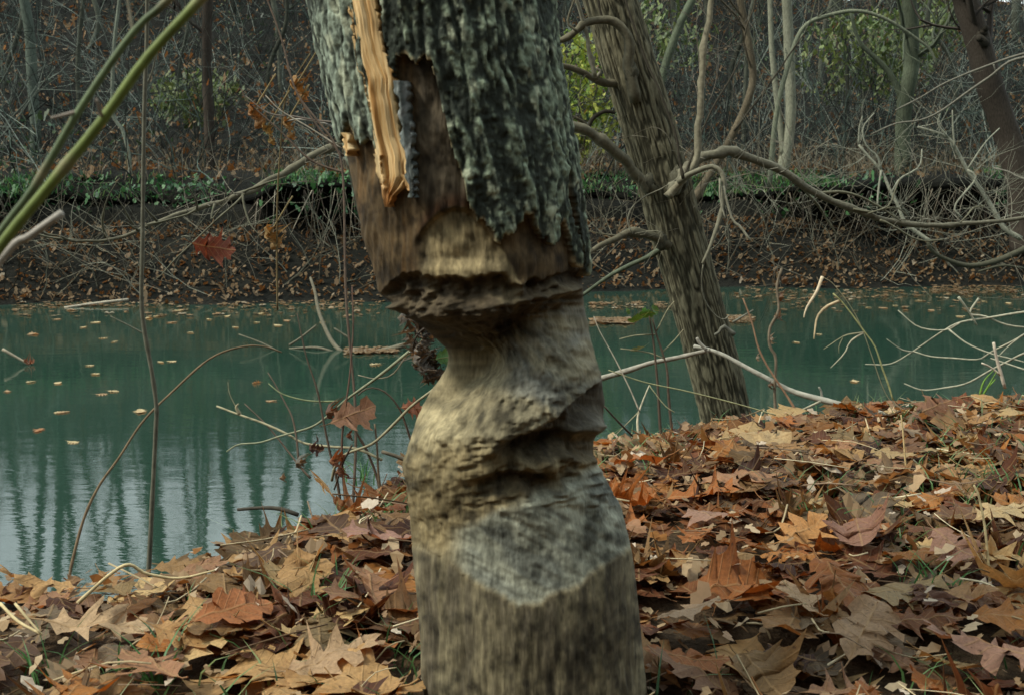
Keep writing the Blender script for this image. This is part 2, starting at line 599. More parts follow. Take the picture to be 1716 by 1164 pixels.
def relief(px, py):
    F = np.zeros_like(px)
    a, b, f = lipA(px), lipB(px), floorY(px)
    # great cavity under the lip
    A = interp(px, [600, 700, 760, 870, 960, 1000], [.020, .044, .052, .050, .024, .010])
    t = (py - b) / np.maximum(f - b, 18)
    F -= A * np.where(t < 1, ss(-.02, .98, t), 1 - ss(0, 1, (py - f) / 165))
    incav = ss(-.1, .1, t) * (1 - ss(.85, 1.25, t))
    # scalloped bite row
    band = ss(-2, 9, py - a) * (1 - ss(-8, 6, py - b))
    F -= .016 * band
    F += .010 * band * np.maximum(0, vnoise(n3(px * .04, py * .035, 4.4), 12)) - .008 * band * np.maximum(0, vnoise(n3(px * .07, py * .045, 9.4), 14))
    F += .009 * band * ss(-22, -6, py - b)
    # toothed texture in the cavity (sideways grooves)
    tooth = vnoise(n3(px * .022, (py + .12 * px) * .11, 3.1), 21) * .6 + vnoise(n3(px * .05, (py + .1 * px) * .22, 5.1), 23) * .5
    F += .0055 * incav * tooth
    # right hand diagonal notch
    y1 = interp(px, [800, 815, 870, 925, 965, 1010, 1030], [775, 764, 738, 708, 676, 642, 630]) + 5 * vnoise(n3(px * .06, 0 * px, .5), 31)
    d1 = interp(px, [805, 850, 890, 940, 985, 1020], [0, .010, .018, .024, .026, .024])
    s1 = py - y1
    F -= d1 * ss(-7, 13, s1) * (1 - ss(34, 74, s1))
    # second and third bites
    y2 = interp(px, [830, 880, 930, 995], [742, 734, 730, 728]) + 4 * vnoise(n3(px * .07, 0 * px, 2.5), 33)
    F -= .020 * ss(826, 856, px) * ss(-5, 8, py - y2) * (1 - ss(12, 48, py - y2))
    y3 = interp(px, [780, 830, 880, 940], [806, 794, 790, 802]) + 4 * vnoise(n3(px * .07, 0 * px, 6.5), 35)
    w3 = ss(780, 810, px) * (1 - ss(905, 945, px))
    F -= .017 * w3 * ss(-5, 8, py - y3) * (1 - ss(12, 60, py - y3))
    zone = ss(700, 735, py) * (1 - ss(835, 870, py)) * ss(760, 800, px)
    F += .004 * zone * tooth
    # small pits high on the pale swelling
    for (qx, qy, qr, qd) in ((947, 612, 14, .008), (985, 600, 10, .006), (890, 610, 12, .004), (742, 735, 9, -.004), (735, 720, 16, -.004), (925, 655, 30, .006), (870, 480, 9, -.006), (700, 800, 18, -.004)):
        F -= qd * np.exp(-((px - qx) ** 2 + (py - qy) ** 2) / qr ** 2)
    # lower chewed facet with a crisp lower edge
    e = edgeE(px)
    wf = ss(735, 790, px)
    F -= (.003 * wf + .001) * ss(-3, 9, e - py) * (1 - ss(70, 190, e - py))
    wp_ = 14 * fbm(n3(px * .02, py * .02, 1.2), 2, 45)
    stri = vnoise(n3((px + 1.3 * py) * .012, (py + wp_ - .55 * px) * .06, .7), 41) * .6 + vnoise(n3((px + 1.3 * py) * .02, (py - .55 * px) * .16, .2), 43) * .4
    F += .0022 * stri * wf * ss(0, 14, e - py) * (1 - ss(130, 200, e - py))
    # chewed arch below the bark slot
    ya = 346 + ((px - 765) / 60) ** 2 * 42
    arch = ss(0, 9, py - ya) * (1 - ss(430, 455, py)) * ss(690, 712, px) * (1 - ss(830, 860, px))
    F -= .006 * arch
    # paired tooth marks: shallow scoops with crisp ridges between them
    wz = 10 * fbm(n3(px * .012, py * .012, 2.1), 2, 47)
    ua, va = (py + 2.2 * wz - .7 * px) / 21, (px + .7 * py + wz) / 60
    sc1 = scoops(ua, va, 3)
    sc2 = scoops((py + .25 * px) / 9 + 40, (px - .25 * py) / 24, 5)
    chew = ss(-6, 6, py - a) * (1 - ss(-8, 4, py - e))
    F += (.0034 * sc1 + .0014 * sc2) * chew * (1 - .75 * ss(800, 860, py)) * (.45 + .55 * ss(-.3, .3, vnoise(n3(px * .012, py * .012, 9.1), 49)))
    F += .0045 * sc2 * (incav + band)
    sc3 = scoops(px / 11 + 9, py / 46, 7)
    F += .0022 * sc3 * arch
    rn = fbm(n3(px * .035, py * .045, 8.8), 4, 59, .6)
    hol = ss(640, 660, py) * (1 - ss(830, 860, py)) * ss(800, 860, px)
    infac = ss(-12, 14, py - interp(px, [690, 760, 850, 950, 1010, 1070], [905, 888, 852, 806, 778, 800])) * ss(740, 790, px)
    F += rn * chew * (.0028 + .0055 * hol) * (1 - .8 * infac) + .006 * rn * (incav + band)
    # fibres
    grain = vnoise(n3(px * .10, py * .006, .3), 51) * .6 + vnoise(n3(px * .23, py * .012, .9), 53) * .4
    g2 = vnoise(n3(px * .34, py * .03, .9), 54)
    ng = np.where((py > e) | (py < a), 1, 0)
    F += (.0018 * grain + .0014 * g2) * ng
    F += (.0045 * fbm(n3(px * .018, py * .018, .4), 2, 55) + (1 - ng) * .0026 * fbm(n3(px * .06, py * .05, .4), 3, 57) + (1 - ng) * .0012 * fbm(n3(px * .16, py * .12, 1.8), 2, 58)) * (1 - .65 * infac)
    return F


def trunk_pt(th, py, extra=0.0, rel=True):
    th = np.asarray(th, float); py = np.asarray(py, float)
    L = np.interp(py, _py, _L); R = np.interp(py, _py, _R); T = np.interp(py, _py, _T)
    c, s = np.cos(th), np.sin(th)
    px = (L + R) / 2 + (R - L) / 2 * c
    pl = P(L, py, TD); pr = P(R, py, TD)
    cx = (pl[..., 0] + pr[..., 0]) / 2; hw = (pr[..., 0] - pl[..., 0]) / 2
    z = pl[..., 2]
    front = ss(-.05, .35, -s)
    dep = np.where(s < 0, T, np.minimum(hw * 1.0, T))
    # where the smooth surface itself shows in the photo (the front is nearer than the outline)
    px, py, _ = proj(np.stack([cx + hw * c, TD + dep * s * (s < 0), z], -1))
    F = relief(px, py) * front if rel else 0.0
    if rel:      # chew marks go on round the sides of the waist
        wst = ss(470, 520, py) * (1 - ss(860, 930, py))
        F = F + wst * (.0032 * fbm(n3(c * 9, s * 9, py * .035), 3, 43) +   .0016 * scoops((py + 60 * np.sin(th)) / 17, th * 4.5, 11) - .001)
    F = F + extra
    return np.stack([cx + (hw + F) * c, TD + (dep + F) * s, z], -1), px, py


def wood_colour(px, py, th):
    L = np.ones(px.shape + (3,))
    def col(*c): return np.array(c)
    def mix(a, b, f): return a * (1 - f[..., None]) + b * f[..., None]
    vn = .5 + .5 * (.6 * vnoise(n3(px * .05, py * .008, .1), 61) + .5 * vnoise(n3(px * .16, py * .012, .1), 62))
    vf = .5 + .5 * (.4 * vnoise(n3(px * .21, py * .03, .6), 63) + .75 * vnoise(n3(px * .5, py * .09, .6), 64))
    bl = .5 + .5 * fbm(n3(px * .02, py * .02, .6), 4, 65)
    a, b, f, e = lipA(px), lipB(px), floorY(px), edgeE(px)
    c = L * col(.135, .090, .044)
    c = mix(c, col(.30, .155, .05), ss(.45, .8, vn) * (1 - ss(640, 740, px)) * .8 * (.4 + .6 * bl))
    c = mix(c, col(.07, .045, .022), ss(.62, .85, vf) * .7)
    ya = 346 + ((px - 765) / 60) ** 2 * 42
    slot = (1 - ss(330, 352, py)) * ss(690, 705, px)
    c = mix(c, col(.135, .105, .068), slot)
    rb = ss(-38, -4, py - ya) * (1 - ss(-4, 3, py - ya)) * ss(690, 720, px) * (1 - ss(790, 830, px))
    c = mix(c, col(.10, .042, .017), rb * .85)
    arch = ss(-2, 7, py - ya) * ss(695, 720, px)
    c = mix(c, mix(L * col(.33, .25, .125), col(.42, .33, .18), bl), arch * (1 - ss(860, 980, px) * .35))
    # below the bites
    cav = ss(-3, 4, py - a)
    c = mix(c, mix(L * col(.095, .07, .04), col(.19, .15, .085), ss(.45, .75, bl)), cav)  # dark brown wood, with the cavity's shadow deepened in the colour
    up = ss(-14, 16, py - f)
    pale = mix(L * col(.25, .215, .135), col(.36, .295, .165), 1 - ss(700, 900, px))
    pale = mix(pale, col(.20, .205, .18), ss(.42, .68, bl) * ss(800, 900, px) * .8)
    c = mix(c, pale, up)
    lo = ss(715, 765, py + .1 * (px - 850))
    c = mix(c, mix(L * col(.22, .165, .08), col(.32, .25, .13), bl), lo * .9)
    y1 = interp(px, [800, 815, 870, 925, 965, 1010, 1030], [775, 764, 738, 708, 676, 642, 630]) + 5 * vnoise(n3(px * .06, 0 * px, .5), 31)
    notch_shade = ss(-4, 8, py - y1) * (1 - ss(45, 80, py - y1)) * ss(830, 900, px)
    notch_shade = np.maximum(notch_shade, ss(784, 820, px) * (1 - ss(915, 950, px)) * ss(786, 800, py) * (1 - ss(822, 850, py)) * .8)
    notch_shade = np.maximum(notch_shade, ss(826, 850, px) * ss(730, 744, py) * (1 - ss(762, 785, py)) * .8)
    c = mix(c, col(.07, .056, .036), notch_shade * (.6 + .4 * ss(.3, .7, bl)))  # shade of the notch and lower bites put into the wood colour
    upf = interp(px, [690, 760, 850, 950, 1010, 1070], [905, 888, 852, 806, 778, 800]) + 12 * fbm(n3(px * .03, py * .03, 4.4), 3, 66)
    gre = mix(L * col(.31, .31, .235), col(.41, .41, .31), bl)
    gre = mix(gre, col(.16, .17, .15), ss(.5, .75, .5 + .5 * vnoise(n3((px + 1.3 * py) * .014, (py - .6 * px) * .06, 2.7), 68)) * .6)
    c = mix(c, gre, ss(-12, 14, py - upf) * ss(-4, 8, e - py) * ss(735, 790, px))
    un = ss(-16, 12, py - e)
    base = mix(L * col(.25, .21, .125), col(.15, .125, .08), ss(.3, .75, vn))
    base = mix(base, col(.055, .046, .034), ss(.45, .9, vf) * (.25 + .5 * ss(740, 900, px + 60 * (bl - .5))))  # dark grain, strengthened on the right to paint in the trunk's shaded side
    c = mix(c, base, un)
    fl = fbm(n3(px * .09, py * .06, .2), 3, 67)
    f2 = vnoise(n3(px * .02, py * .02, 3.2), 69)
    return c * (np.clip(.60 + .62 * fl + .30 * f2, .18, 1.2)[..., None]) * np.array([.84, .87, .88])


NT = 310
th = np.linspace(0, 2 * PI, NT, endpoint=False)
rows = np.concatenate([np.arange(-120, 1175, 2.0), np.arange(1175, 1291, 5.0)])
TH, PY = np.meshgrid(th, rows)
Vt, PXt, PYt = trunk_pt(TH, PY)
gt_base = np.array([Vt[-1, :, 0].mean(), TD, gz(.02, TD)])
gt = thing('gnawed_tree', gt_base, 'large beaver-gnawed tree trunk with hourglass notch and ragged grey bark in the centre', 'tree')
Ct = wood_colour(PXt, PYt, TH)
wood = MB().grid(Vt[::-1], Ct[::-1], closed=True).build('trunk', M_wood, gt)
wood['label'] = 'bare chewed wood with two deep bites and a smooth pale facet'

# bark: ragged edged shell above the bites
BE = np.array([(520, 232), (545, 240), (566, 243), (578, 236), (590, 205), (600, 222), (612, 246), (622, 228), (634, 240), (646, 262), (655, 250), (664, 170),
               (668, 100), (682, 92), (700, 102), (712, 92), (724, 98), (731, 140), (742, 190), (755, 238), (772, 285), (786, 345), (800, 372), (815, 385), (831, 410), (842, 392), (856, 388),
               (872, 366), (884, 362), (898, 388), (912, 402), (926, 408), (934, 372), (940, 392), (952, 440), (968, 462), (985, 470), (1010, 470)], float)


def bark_edge(px):
    return np.interp(px, BE[:, 0], BE[:, 1]) + 9 * vnoise(n3(px * .09, 0 * px, 2.2), 71) + 6 * vnoise(n3(px * .22, 0 * px, 2.2), 73)


def bark_h(a, z, seed=0):
    """furrowed bark: upright interlacing ridges; a = arc metres, z = height metres"""
    wx = a + .006 * fbm(n3(a * 60, z * 30, seed), 3, 81); z = z + .005 * fbm(n3(a * 70, z * 35, seed + 5), 2, 82)
    p1 = ss(.0, .42, np.abs(vnoise(n3(wx * 96, z * 10, seed + .3), 83)))
    p2 = ss(.0, .38, np.abs(vnoise(n3(wx * 150, z * 60, seed + .8), 85)))
    ck = ss(-.1, .3, vnoise(n3(wx * 120, z * 95, seed + .5), 87))
    fine = vnoise(n3(wx * 330, z * 210, seed), 89)
    return .0042 * p1 * (.7 + .3 * p2) + .0012 * p2 * ck + .0012 * fine


th2 = np.linspace(0, 2 * PI, 460, endpoint=False)
rows2 = np.arange(-120, 500, 2.0)
TH, PY = np.meshgrid(th2, rows2)
Vi, PXb, PYe = trunk_pt(TH, PY, -.002)
arc = TH * .13
zz = Vi[..., 2]
H = bark_h(arc, zz)
left = 1 - ss(610, 690, PXb)
PYr = PY; PY = PYe
frontb = np.sin(TH) < .15
edge = np.where(frontb, bark_edge(PXb), 440 + 25 * vnoise(n3(TH * 6, 0 * TH, .4), 91))
sdist = edge - PY
thick = .009 - .003 * left
flare = .004 * np.exp(-np.clip(sdist, 0, 200) / 14)
Vo, _, _ = trunk_pt(TH, PYr, thick + H * (1 - .45 * left) - flare * .5)
# the long torn slot in the bark
SL = np.array([(-120, 580, 628), (0, 600, 640), (60, 610, 648), (120, 622, 658), (170, 628, 664), (200, 634, 672), (260, 640, 692)], float)
inslot = (PXb > np.interp(PY, SL[:, 0], SL[:, 1]) + 4 * vnoise(n3(PY * .06, 0 * PY, .1), 93)) & (PXb < np.interp(PY, SL[:, 0], SL[:, 2]) + 4 * vnoise(n3(PY * .06, 0 * PY, 1.1), 94)) & (np.sin(TH) < 0)
keep = (sdist > 0) & ~inslot
# hairline split on the far right
split = (np.abs(PXb - np.interp(PY, [280, 330, 400, 470], [938, 945, 958, 970])) < 4) & (PY > 285) & frontb
keep &= ~split
lich = np.clip(H * 120 + .75 * fbm(n3(arc * 240, zz * 120, .2), 3, 95) - .08, 0, 1)
lich = ss(.22, .75, lich + .10 + .15 * left)
cd = np.array([.034, .041, .033]); cl = np.array([.195, .24, .17]); cw = np.array([.40, .43, .31])
cb = cd + ((cl - cd) + (np.array([.235, .285, .225]) - cl) * left[..., None]) * lich[..., None]
spots = ss(.62, .8, .5 + .5 * vnoise(n3(arc * 110, zz * 60, .9), 97)) * lich
cb = cb + (cw - cb) * (spots * .7)[..., None]
cb = cb + (np.array([.30, .24, .13]) - cb) * (ss(10, 2, sdist) * ss(.3, .7, .5 + .5 * vnoise(n3(PXb * .05, PY * .05, .1), 98)) * .8)[..., None]
R2, K2 = keep.shape
fk = keep[:-1] & keep[1:] & np.roll(keep, -1, 1)[:-1] & np.roll(keep, -1, 1)[1:]
ii, jj = np.nonzero(fk)
j2 = (jj + 1) % K2
idx = lambda r, c: r * K2 + c
quads = np.stack([idx(ii + 1, jj), idx(ii + 1, j2), idx(ii, j2), idx(ii, jj)], -1)
nv = R2 * K2
walls = []
up_ = np.zeros_like(fk); up_[1:] = fk[:-1]
dn_ = np.zeros_like(fk); dn_[:-1] = fk[1:]
lf_ = np.roll(fk, 1, 1); rt_ = np.roll(fk, -1, 1)
for msk, (ra, ca, rb_, cb_) in (((fk & ~dn_), (1, 0, 1, 1)), ((fk & ~up_), (0, 1, 0, 0)), ((fk & ~lf_), (0, 0, 1, 0)), ((fk & ~rt_), (1, 1, 0, 1))):
    r, c = np.nonzero(msk)
    A_ = idx(r + ra, (c + ca) % K2); B_ = idx(r + rb_, (c + cb_) % K2)
    walls.append(np.stack([B_, A_, A_ + nv, B_ + nv], -1))
allq = np.vstack([quads] + walls)
verts = np.vstack([Vo.reshape(-1, 3), Vi.reshape(-1, 3)])
cols = np.vstack([cb.reshape(-1, 3), np.tile([.13, .09, .05], (nv, 1))])
used = np.unique(allq); remap = np.full(2 * nv, -1); remap[used] = np.arange(len(used))
o = MB().add(verts[used], remap[allq], None, cols[used]).build('bark', M_bark, gt)
o['label'] = 'thick furrowed grey-green bark with a ragged chewed lower edge'


def front_strip(mb, ys, xl, xr, off, colf, nx=14, seed=0, amp=.002, fib=.25):
    """a piece lying on the front of the trunk between two edges, given by rows"""
    n = len(ys)
    u = np.linspace(0, 1, nx)
    PX = xl[:, None] * (1 - u) + xr[:, None] * u
    PX[:, 0] += 3.5 * vnoise(n3(ys * .16, 0 * ys, seed + .3), 121); PX[:, -1] += 4 * vnoise(n3(ys * .16, 0 * ys, seed + 7.3), 122)
    PYs = np.repeat(ys[:, None], nx, 1)
    PXr, PYr_ = PX.copy(), PYs.copy()
    for _k in range(5):
        Lr = np.interp(PYr_, _py, _L); Rr = np.interp(PYr_, _py, _R)
        cc = np.clip((PXr - (Lr + Rr) / 2) / ((Rr - Lr) / 2), -.999, .999)
        kf = (TD - np.interp(PYr_, _py, _T) * np.sqrt(1 - cc ** 2)) / TD
        PXr, PYr_ = 858 + (PX - 858) * kf, 582 + (PYs - 582) * kf
    Lr = np.interp(PYr_, _py, _L); Rr = np.interp(PYr_, _py, _R)
    cc = np.clip((PXr - (Lr + Rr) / 2) / ((Rr - Lr) / 2), -.999, .999)
    THs = -np.arccos(cc)
    fb = amp * (vnoise(n3(u[None] * 45 * fib + 0 * PX, PYs * .007, seed), 101) + .6 * vnoise(n3(u[None] * 110 * fib + 0 * PX, PYs * .012, seed), 103))
    o_, _, _ = trunk_pt(THs, PYr_, off + fb + .002, rel=False)
    i_, _, _ = trunk_pt(THs, PYr_, -.004)
    ring = np.concatenate([o_, i_[:, ::-1]], 1)
    cc = np.concatenate([colf(PX, PYs), colf(PX, PYs)[:, ::-1]], 1)
    mb.grid(ring[::-1], cc[::-1], closed=True)
    k = ring.shape[1]; nvv = n * k
    return mb


ys = np.arange(-118, 322, 3.0)
xl = np.interp(ys, [-120, 0, 60, 120, 170, 215, 250, 280, 300, 322], [572, 598, 606, 620, 628, 636, 640, 646, 650, 656]) + 2 * vnoise(n3(ys * .04, 0 * ys, .2), 105)
xr = np.interp(ys, [-120, 0, 60, 100, 130, 170, 200, 235, 265, 285, 300, 322], [612, 640, 650, 668, 668, 672, 676, 690, 692, 680, 668, 659]) + 2.5 * vnoise(n3(ys * .04, 0 * ys, 4.2), 107)


def torn_col(px, py):
    v = .5 + .5 * vnoise(n3((px - .17 * py) * .24, py * .007, .3), 109)
    c = np.array([.66, .47, .23]) + (np.array([.36, .19, .06]) - np.array([.66, .47, .23])) * ss(.55, .85, v)[..., None]
    c = c + (np.array([.70, .57, .34]) - c) * (ss(.5, .1, v) * .7)[..., None]
    return c + (np.array([.42, .17, .04]) - c) * (ss(262, 312, py) * .8)[..., None]


o = front_strip(MB(), ys, xl, xr, .0065, torn_col, 30, 1, .0035, .42).build('torn_wood', M_torn, gt)
o['label'] = 'bright yellow strip of freshly torn wood running up through the bark'

ys = np.arange(104, 300, 3.0)
xl = np.interp(ys, [104, 200, 260, 300], [668, 682, 690, 696]) + 3 * vnoise(n3(ys * .08, 0 * ys, 3), 111)
xr = np.interp(ys, [104, 200, 260, 300], [686, 698, 702, 703]) + 1.5 * vnoise(n3(ys * .08, 0 * ys, 5), 112)
flk = lambda px, py: np.array([.11, .13, .125]) + .07 * (vnoise(n3(px * .2, py * .05, 0), 113) > .1)[..., None]
o = front_strip(MB(), ys, xl, xr, .012, flk, 8, 3, .004).build('bark_flake', M_bark, gt)
o['label'] = 'narrow blue-grey bark sliver beside the torn strip'
for (ya_, yb_, xa_, xb_, xc_) in ((206, 246, 590, 600, 597), (232, 292, 640, 650, 652), (262, 290, 684, 700, 690)):
    ys = np.arange(ya_, yb_, 2.0); t = (ys - ya_) / (yb_ - ya_)
    xl = xa_ + (xc_ - xa_) * t; xr = xb_ + (xc_ + 3 - xb_) * t
    front_strip(MB(), ys, xl, xr, .009, torn_col, 6, 2, .002).build('wood_splinter', M_torn, gt)

# the trunk goes on above the picture to a bare crown
top = Vt[0].mean(0)
pts = np.array([top, top + (-.10, .02, .55), top + (-.2, .06, 1.2), top + (-.26, .1, 2.2), top + (-.32, .16, 3.4), top + (-.3, .2, 5.0)])
sp_ = spline(pts, 160); rr = np.linspace(.140, .045, 160)
K = 110; tha = np.linspace(0, 2 * PI, K, endpoint=False)
hh = bark_h(tha[None] * .13, sp_[:, 2][:, None], 3.0) * np.linspace(1, .6, 160)[:, None]
Vu = sp_[:, None] + np.stack([np.cos(tha), np.sin(tha), 0 * tha], -1)[None] * (rr[:, None] + hh)[..., None]
lic = ss(.28, .85, np.clip(hh * 120, 0, 1))[..., None]
MB().grid(Vu, cd + (cl - cd) * lic, closed=True).build('upper_trunk', M_bark, gt)
for k in range(9):
    f = .35 + .065 * k
    b0 = sp_[int(f * 159)]; a = k * 2.4 + .5; ln = 1.6 - .09 * k
    d = np.array([math.cos(a), math.sin(a), .75]); e1 = b0 + d * ln * .5 + (0, 0, .1); e2 = b0 + d * ln + (0, 0, .35)
    br = MB().tube(spline([b0, e1, e2], 14), np.linspace(.028, .006, 14), 7, (.10, .11, .09)).build('branch', M_branch, gt)

# ------------------------------------------------------------------ leaning tree over the water
def bark_tube(path3, rad, K, seed, hscale, freq, c_lo, c_hi):
    n = len(path3)
    t = np.gradient(path3, axis=0); t /= np.linalg.norm(t, axis=1, keepdims=True)
    a = np.cross(t, [0, 1, 0]); a /= np.linalg.norm(a, axis=1, keepdims=True)
    b = np.cross(t, a)
    tha = np.linspace(0, 2 * PI, K, endpoint=False)
    s = np.concatenate([[0], np.cumsum(np.linalg.norm(np.diff(path3, axis=0), axis=1))])[:, None]
    # seamless around: sample noise on a circle
    cxn = np.cos(tha)[None] * freq / 6.28; syn = np.sin(tha)[None] * freq / 6.28
    wob = .25 * vnoise(np.stack(np.broadcast_arrays(cxn * 2, syn * 2, s * 14), -1), seed)
    r1 = 2 * ss(0, .55, np.abs(vnoise(np.stack(np.broadcast_arrays(cxn + wob, syn + wob, s * 14), -1), seed + 1))) - 1
    r2 = vnoise(np.stack(np.broadcast_arrays(cxn * 2.0 + wob, syn * 2.0, s * 40), -1), seed + 2)
    r3 = vnoise(np.stack(np.broadcast_arrays(cxn * .12, syn * .12, s * 3), -1), seed + 3)
    h = hscale * (r1 + .8 * r2)
    R = rad[:, None] * (1 + .05 * r3) + h
    v = path3[:, None] + (a[:, None] * np.cos(tha)[None, :, None] + b[:, None] * np.sin(tha)[None, :, None]) * R[..., None]
    f = ss(-1.0, 1.3, r1 + .9 * r2 + .5 * r3)[..., None]
    c = np.asarray(c_lo) + (np.asarray(c_hi) - np.asarray(c_lo)) * f
    return MB().grid(v, c, closed=True)


TB = 4.3
px2 = np.array([(1232, 790), (1222, 720), (1206, 650), (1185, 570), (1160, 480), (1133, 390), (1110, 300), (1082, 200), (1052, 100), (1022, 0), (985, -120), (930, -300), (890, -520), (880, -800), (860, -1200)], float)
dd = np.array([4.3, 4.3, 4.3, 4.3, 4.3, 4.3, 4.3, 4.3, 4.3, 4.3, 4.3, 4.35, 4.4, 4.5, 4.6])
sp2 = spline(P(px2[:, 0], px2[:, 1], dd), 620)
wpx = np.interp(np.linspace(0, 1, 620), [0, .08, .3, .55, 1], [54, 45, 46, 45, 22])
lt = thing('leaning_tree', sp2[0], 'grey-barked tree leaning left from the water edge with drooping bare limbs', 'tree')
bark_tube(sp2, wpx * 4.3 / FPX * .93, 260, 200, .0024, 62, (.036, .034, .022), (.142, .132, .086)).build('trunk', M_bark2, lt)


def branch(parent, pts, d0, d1, w0, w1, c=(.15, .13, .095), name='branch', k=7, mat=None, n=None, jit=0.0):
    p = path(pts, d0, d1, n, jit)
    d = np.linspace(d0, d1 if d1 else d0, len(p))
    r = np.interp(np.linspace(0, 1, len(p)), [0, 1], [w0 * .86, w1 * .75]) * d / FPX / 2
    r = r * (1 + .10 * vnoise(n3(np.arange(len(p)) * .7, 0 * p[:, 0], random.random() * 50), 3))
    r = r * (1 + .35 * (rng.random(len(p)) > .9))
    amp = w0 * d0 / FPX * (.16 if name == 'branch' else .3)
    kn = np.stack([vnoise(n3(np.arange(len(p)) * .45, 0 * r, q_ * 7.1 + random.random() * 90), 11 + q_) for q_ in range(3)], -1)
    kn[0] = 0
    return MB().tube(p + kn * amp, r, k, np.asarray(c) * np.array([.62, .65, .60]), wob=.06).build(name, mat or M_branch, parent)


GB = (.165, .145, .105); PB = (.30, .275, .22); DB = (.065, .055, .042); GG = (.15, .165, .115)
b = branch(lt, [(1066, 170), (1056, 118), (1054, 70), (1040, 46), (1015, 34), (985, 40), (965, 56), (940, 66), (912, 69), (880, 60)], 4.2, 4.1, 24, 8, GB)
branch(b, [(968, 54), (952, 30), (975, -30)], 4.1, 4.1, 6, 3, GB, 'twig')
branch(b, [(1010, 35), (1004, 10), (996, -30)], 4.15, 4.15, 5, 3, DB, 'twig')
b = branch(lt, [(1040, 142), (1000, 134), (975, 121), (940, 110), (915, 106), (880, 98)], 4.25, 4.1, 17, 9, GB)
branch(b, [(997, 130), (990, 95), (982, 55), (968, 10), (955, -40)], 4.15, 4.1, 10, 7, PB, 'twig')
branch(b, [(1000, 132), (1006, 120), (1000, 112)], 4.2, 4.2, 9, 6, PB, 'twig')
# the low limb that passes behind the gnawed trunk and droops out over the water on the left
b = branch(lt, [(1092, 322), (1068, 294), (1040, 264), (1012, 240), (985, 222), (945, 204), (880, 188), (780, 184), (680, 200), (600, 228), (560, 248), (510, 272), (460, 298), (420, 319), (375, 338),
                (340, 349), (300, 358), (260, 374), (230, 386), (200, 395), (160, 402), (130, 404), (100, 400), (80, 392), (60, 378)], 4.2, 3.0, 24, 4, (.20, .18, .135), n=90)
for pts in ([(412, 322), (398, 338), (372, 360), (335, 396), (300, 430), (268, 462), (258, 470)], [(407, 325), (411, 352), (422, 378), (433, 392)], [(408, 322), (440, 310), (480, 296)],
            [(330, 352), (325, 330), (312, 308)], [(330, 351), (310, 360), (265, 374), (240, 378)], [(230, 386), (212, 360), (195, 330)], [(232, 386), (215, 376), (204, 370)],
            [(178, 399), (172, 370), (180, 330), (200, 300)], [(265, 373), (240, 345), (228, 330)], [(130, 403), (80, 398), (40, 380), (20, 350), (16, 320)], [(360, 342), (355, 368), (375, 340)]):
    branch(b, pts, 3.15, 3.1, 5.5, 2, (.17, .16, .12), 'twig', 5)
branch(b, [(986, 222), (978, 206), (962, 196), (940, 186)], 4.2, 4.15, 9, 4, GB, 'twig')
branch(b, [(984, 220), (995, 200), (1012, 188), (1030, 190)], 4.2, 4.2, 9, 8, DB, 'twig')
b = branch(lt, [(1120, 412), (1098, 396), (1075, 390), (1050, 392), (1020, 405), (985, 426), (960, 440)], 4.2, 4.0, 20, 9, GB)
branch(b, [(1060, 392), (1052, 372), (1058, 350), (1080, 330), (1110, 316), (1140, 296)], 4.1, 4.15, 3, 3, PB, 'twig', 5)
branch(b, [(1040, 396), (1010, 392), (985, 388)], 4.1, 4.1, 4, 2, GB, 'twig', 5)
branch(lt, [(1122, 408), (1098, 424), (1060, 442), (1020, 465), (985, 488), (960, 505)], 4.25, 4.3, 11, 7, (.13, .15, .11))
b = branch(lt, [(1122, 322), (1138, 302), (1150, 286), (1170, 266), (1200, 256), (1240, 259), (1290, 276), (1330, 301), (1370, 326), (1430, 351), (1475, 369), (1520, 376), (1580, 376), (1640, 371), (1716, 364), (1790, 350)], 4.15, 4.6, 22, 6, (.22, .20, .155), n=60)
for pts, w in (([(1312, 290), (1340, 312), (1365, 338), (1385, 365), (1402, 398)], 8), ([(1475, 369), (1500, 380), (1530, 398), (1555, 404), (1580, 403)], 5), ([(1345, 308), (1330, 330), (1342, 350)], 3), ([(1330, 300), (1318, 330), (1328, 362)], 3),
               ([(1430, 350), (1460, 356), (1500, 348), (1520, 362)], 4), ([(1455, 358), (1490, 345), (1500, 320), (1508, 300)], 4), ([(1370, 326), (1420, 322), (1470, 345), (1510, 370)], 7), ([(1610, 373), (1630, 350), (1650, 345)], 3)):
    branch(b, pts, 4.35, 4.4, w, 3, (.22, .205, .15), 'twig', 5)
branch(lt, [(1120, 330), (1140, 305), (1155, 290), (1166, 262), (1170, 215), (1173, 170), (1180, 80), (1193, 0), (1205, -90), (1210, -300)], 4.12, 4.2, 16, 10, (.30, .265, .20))
b = branch(lt, [(1135, 305), (1160, 291), (1190, 279), (1207, 288), (1213, 318), (1206, 368), (1192, 408), (1178, 442)], 4.1, 4.0, 12, 7, (.24, .22, .17))
branch(b, [(1212, 312), (1225, 360), (1240, 382), (1258, 403)], 4.05, 4.0, 6, 4, PB, 'twig', 5)
branch(b, [(1179, 440), (1176, 470), (1180, 500), (1195, 525), (1212, 536), (1222, 528)], 4.0, 4.1, 3, 3, PB, 'twig', 5)
branch(b, [(1206, 300), (1208, 340), (1215, 365)], 4.05, 4.0, 5, 3, PB, 'twig', 5)
branch(lt, [(1145, 300), (1138, 262), (1132, 225), (1108, 160), (1075, 82), (1048, 0), (1030, -60)], 4.0, 4.1, 6, 3, DB)
branch(lt, [(1145, 300), (1160, 262), (1190, 190), (1225, 130), (1245, 90)], 4.1, 4.3, 5, 3, DB)
branch(lt, [(1230, 560), (1212, 545), (1204, 556), (1200, 560)], 4.1, 4.1, 11, 5, (.22, .21, .18), 'stub')
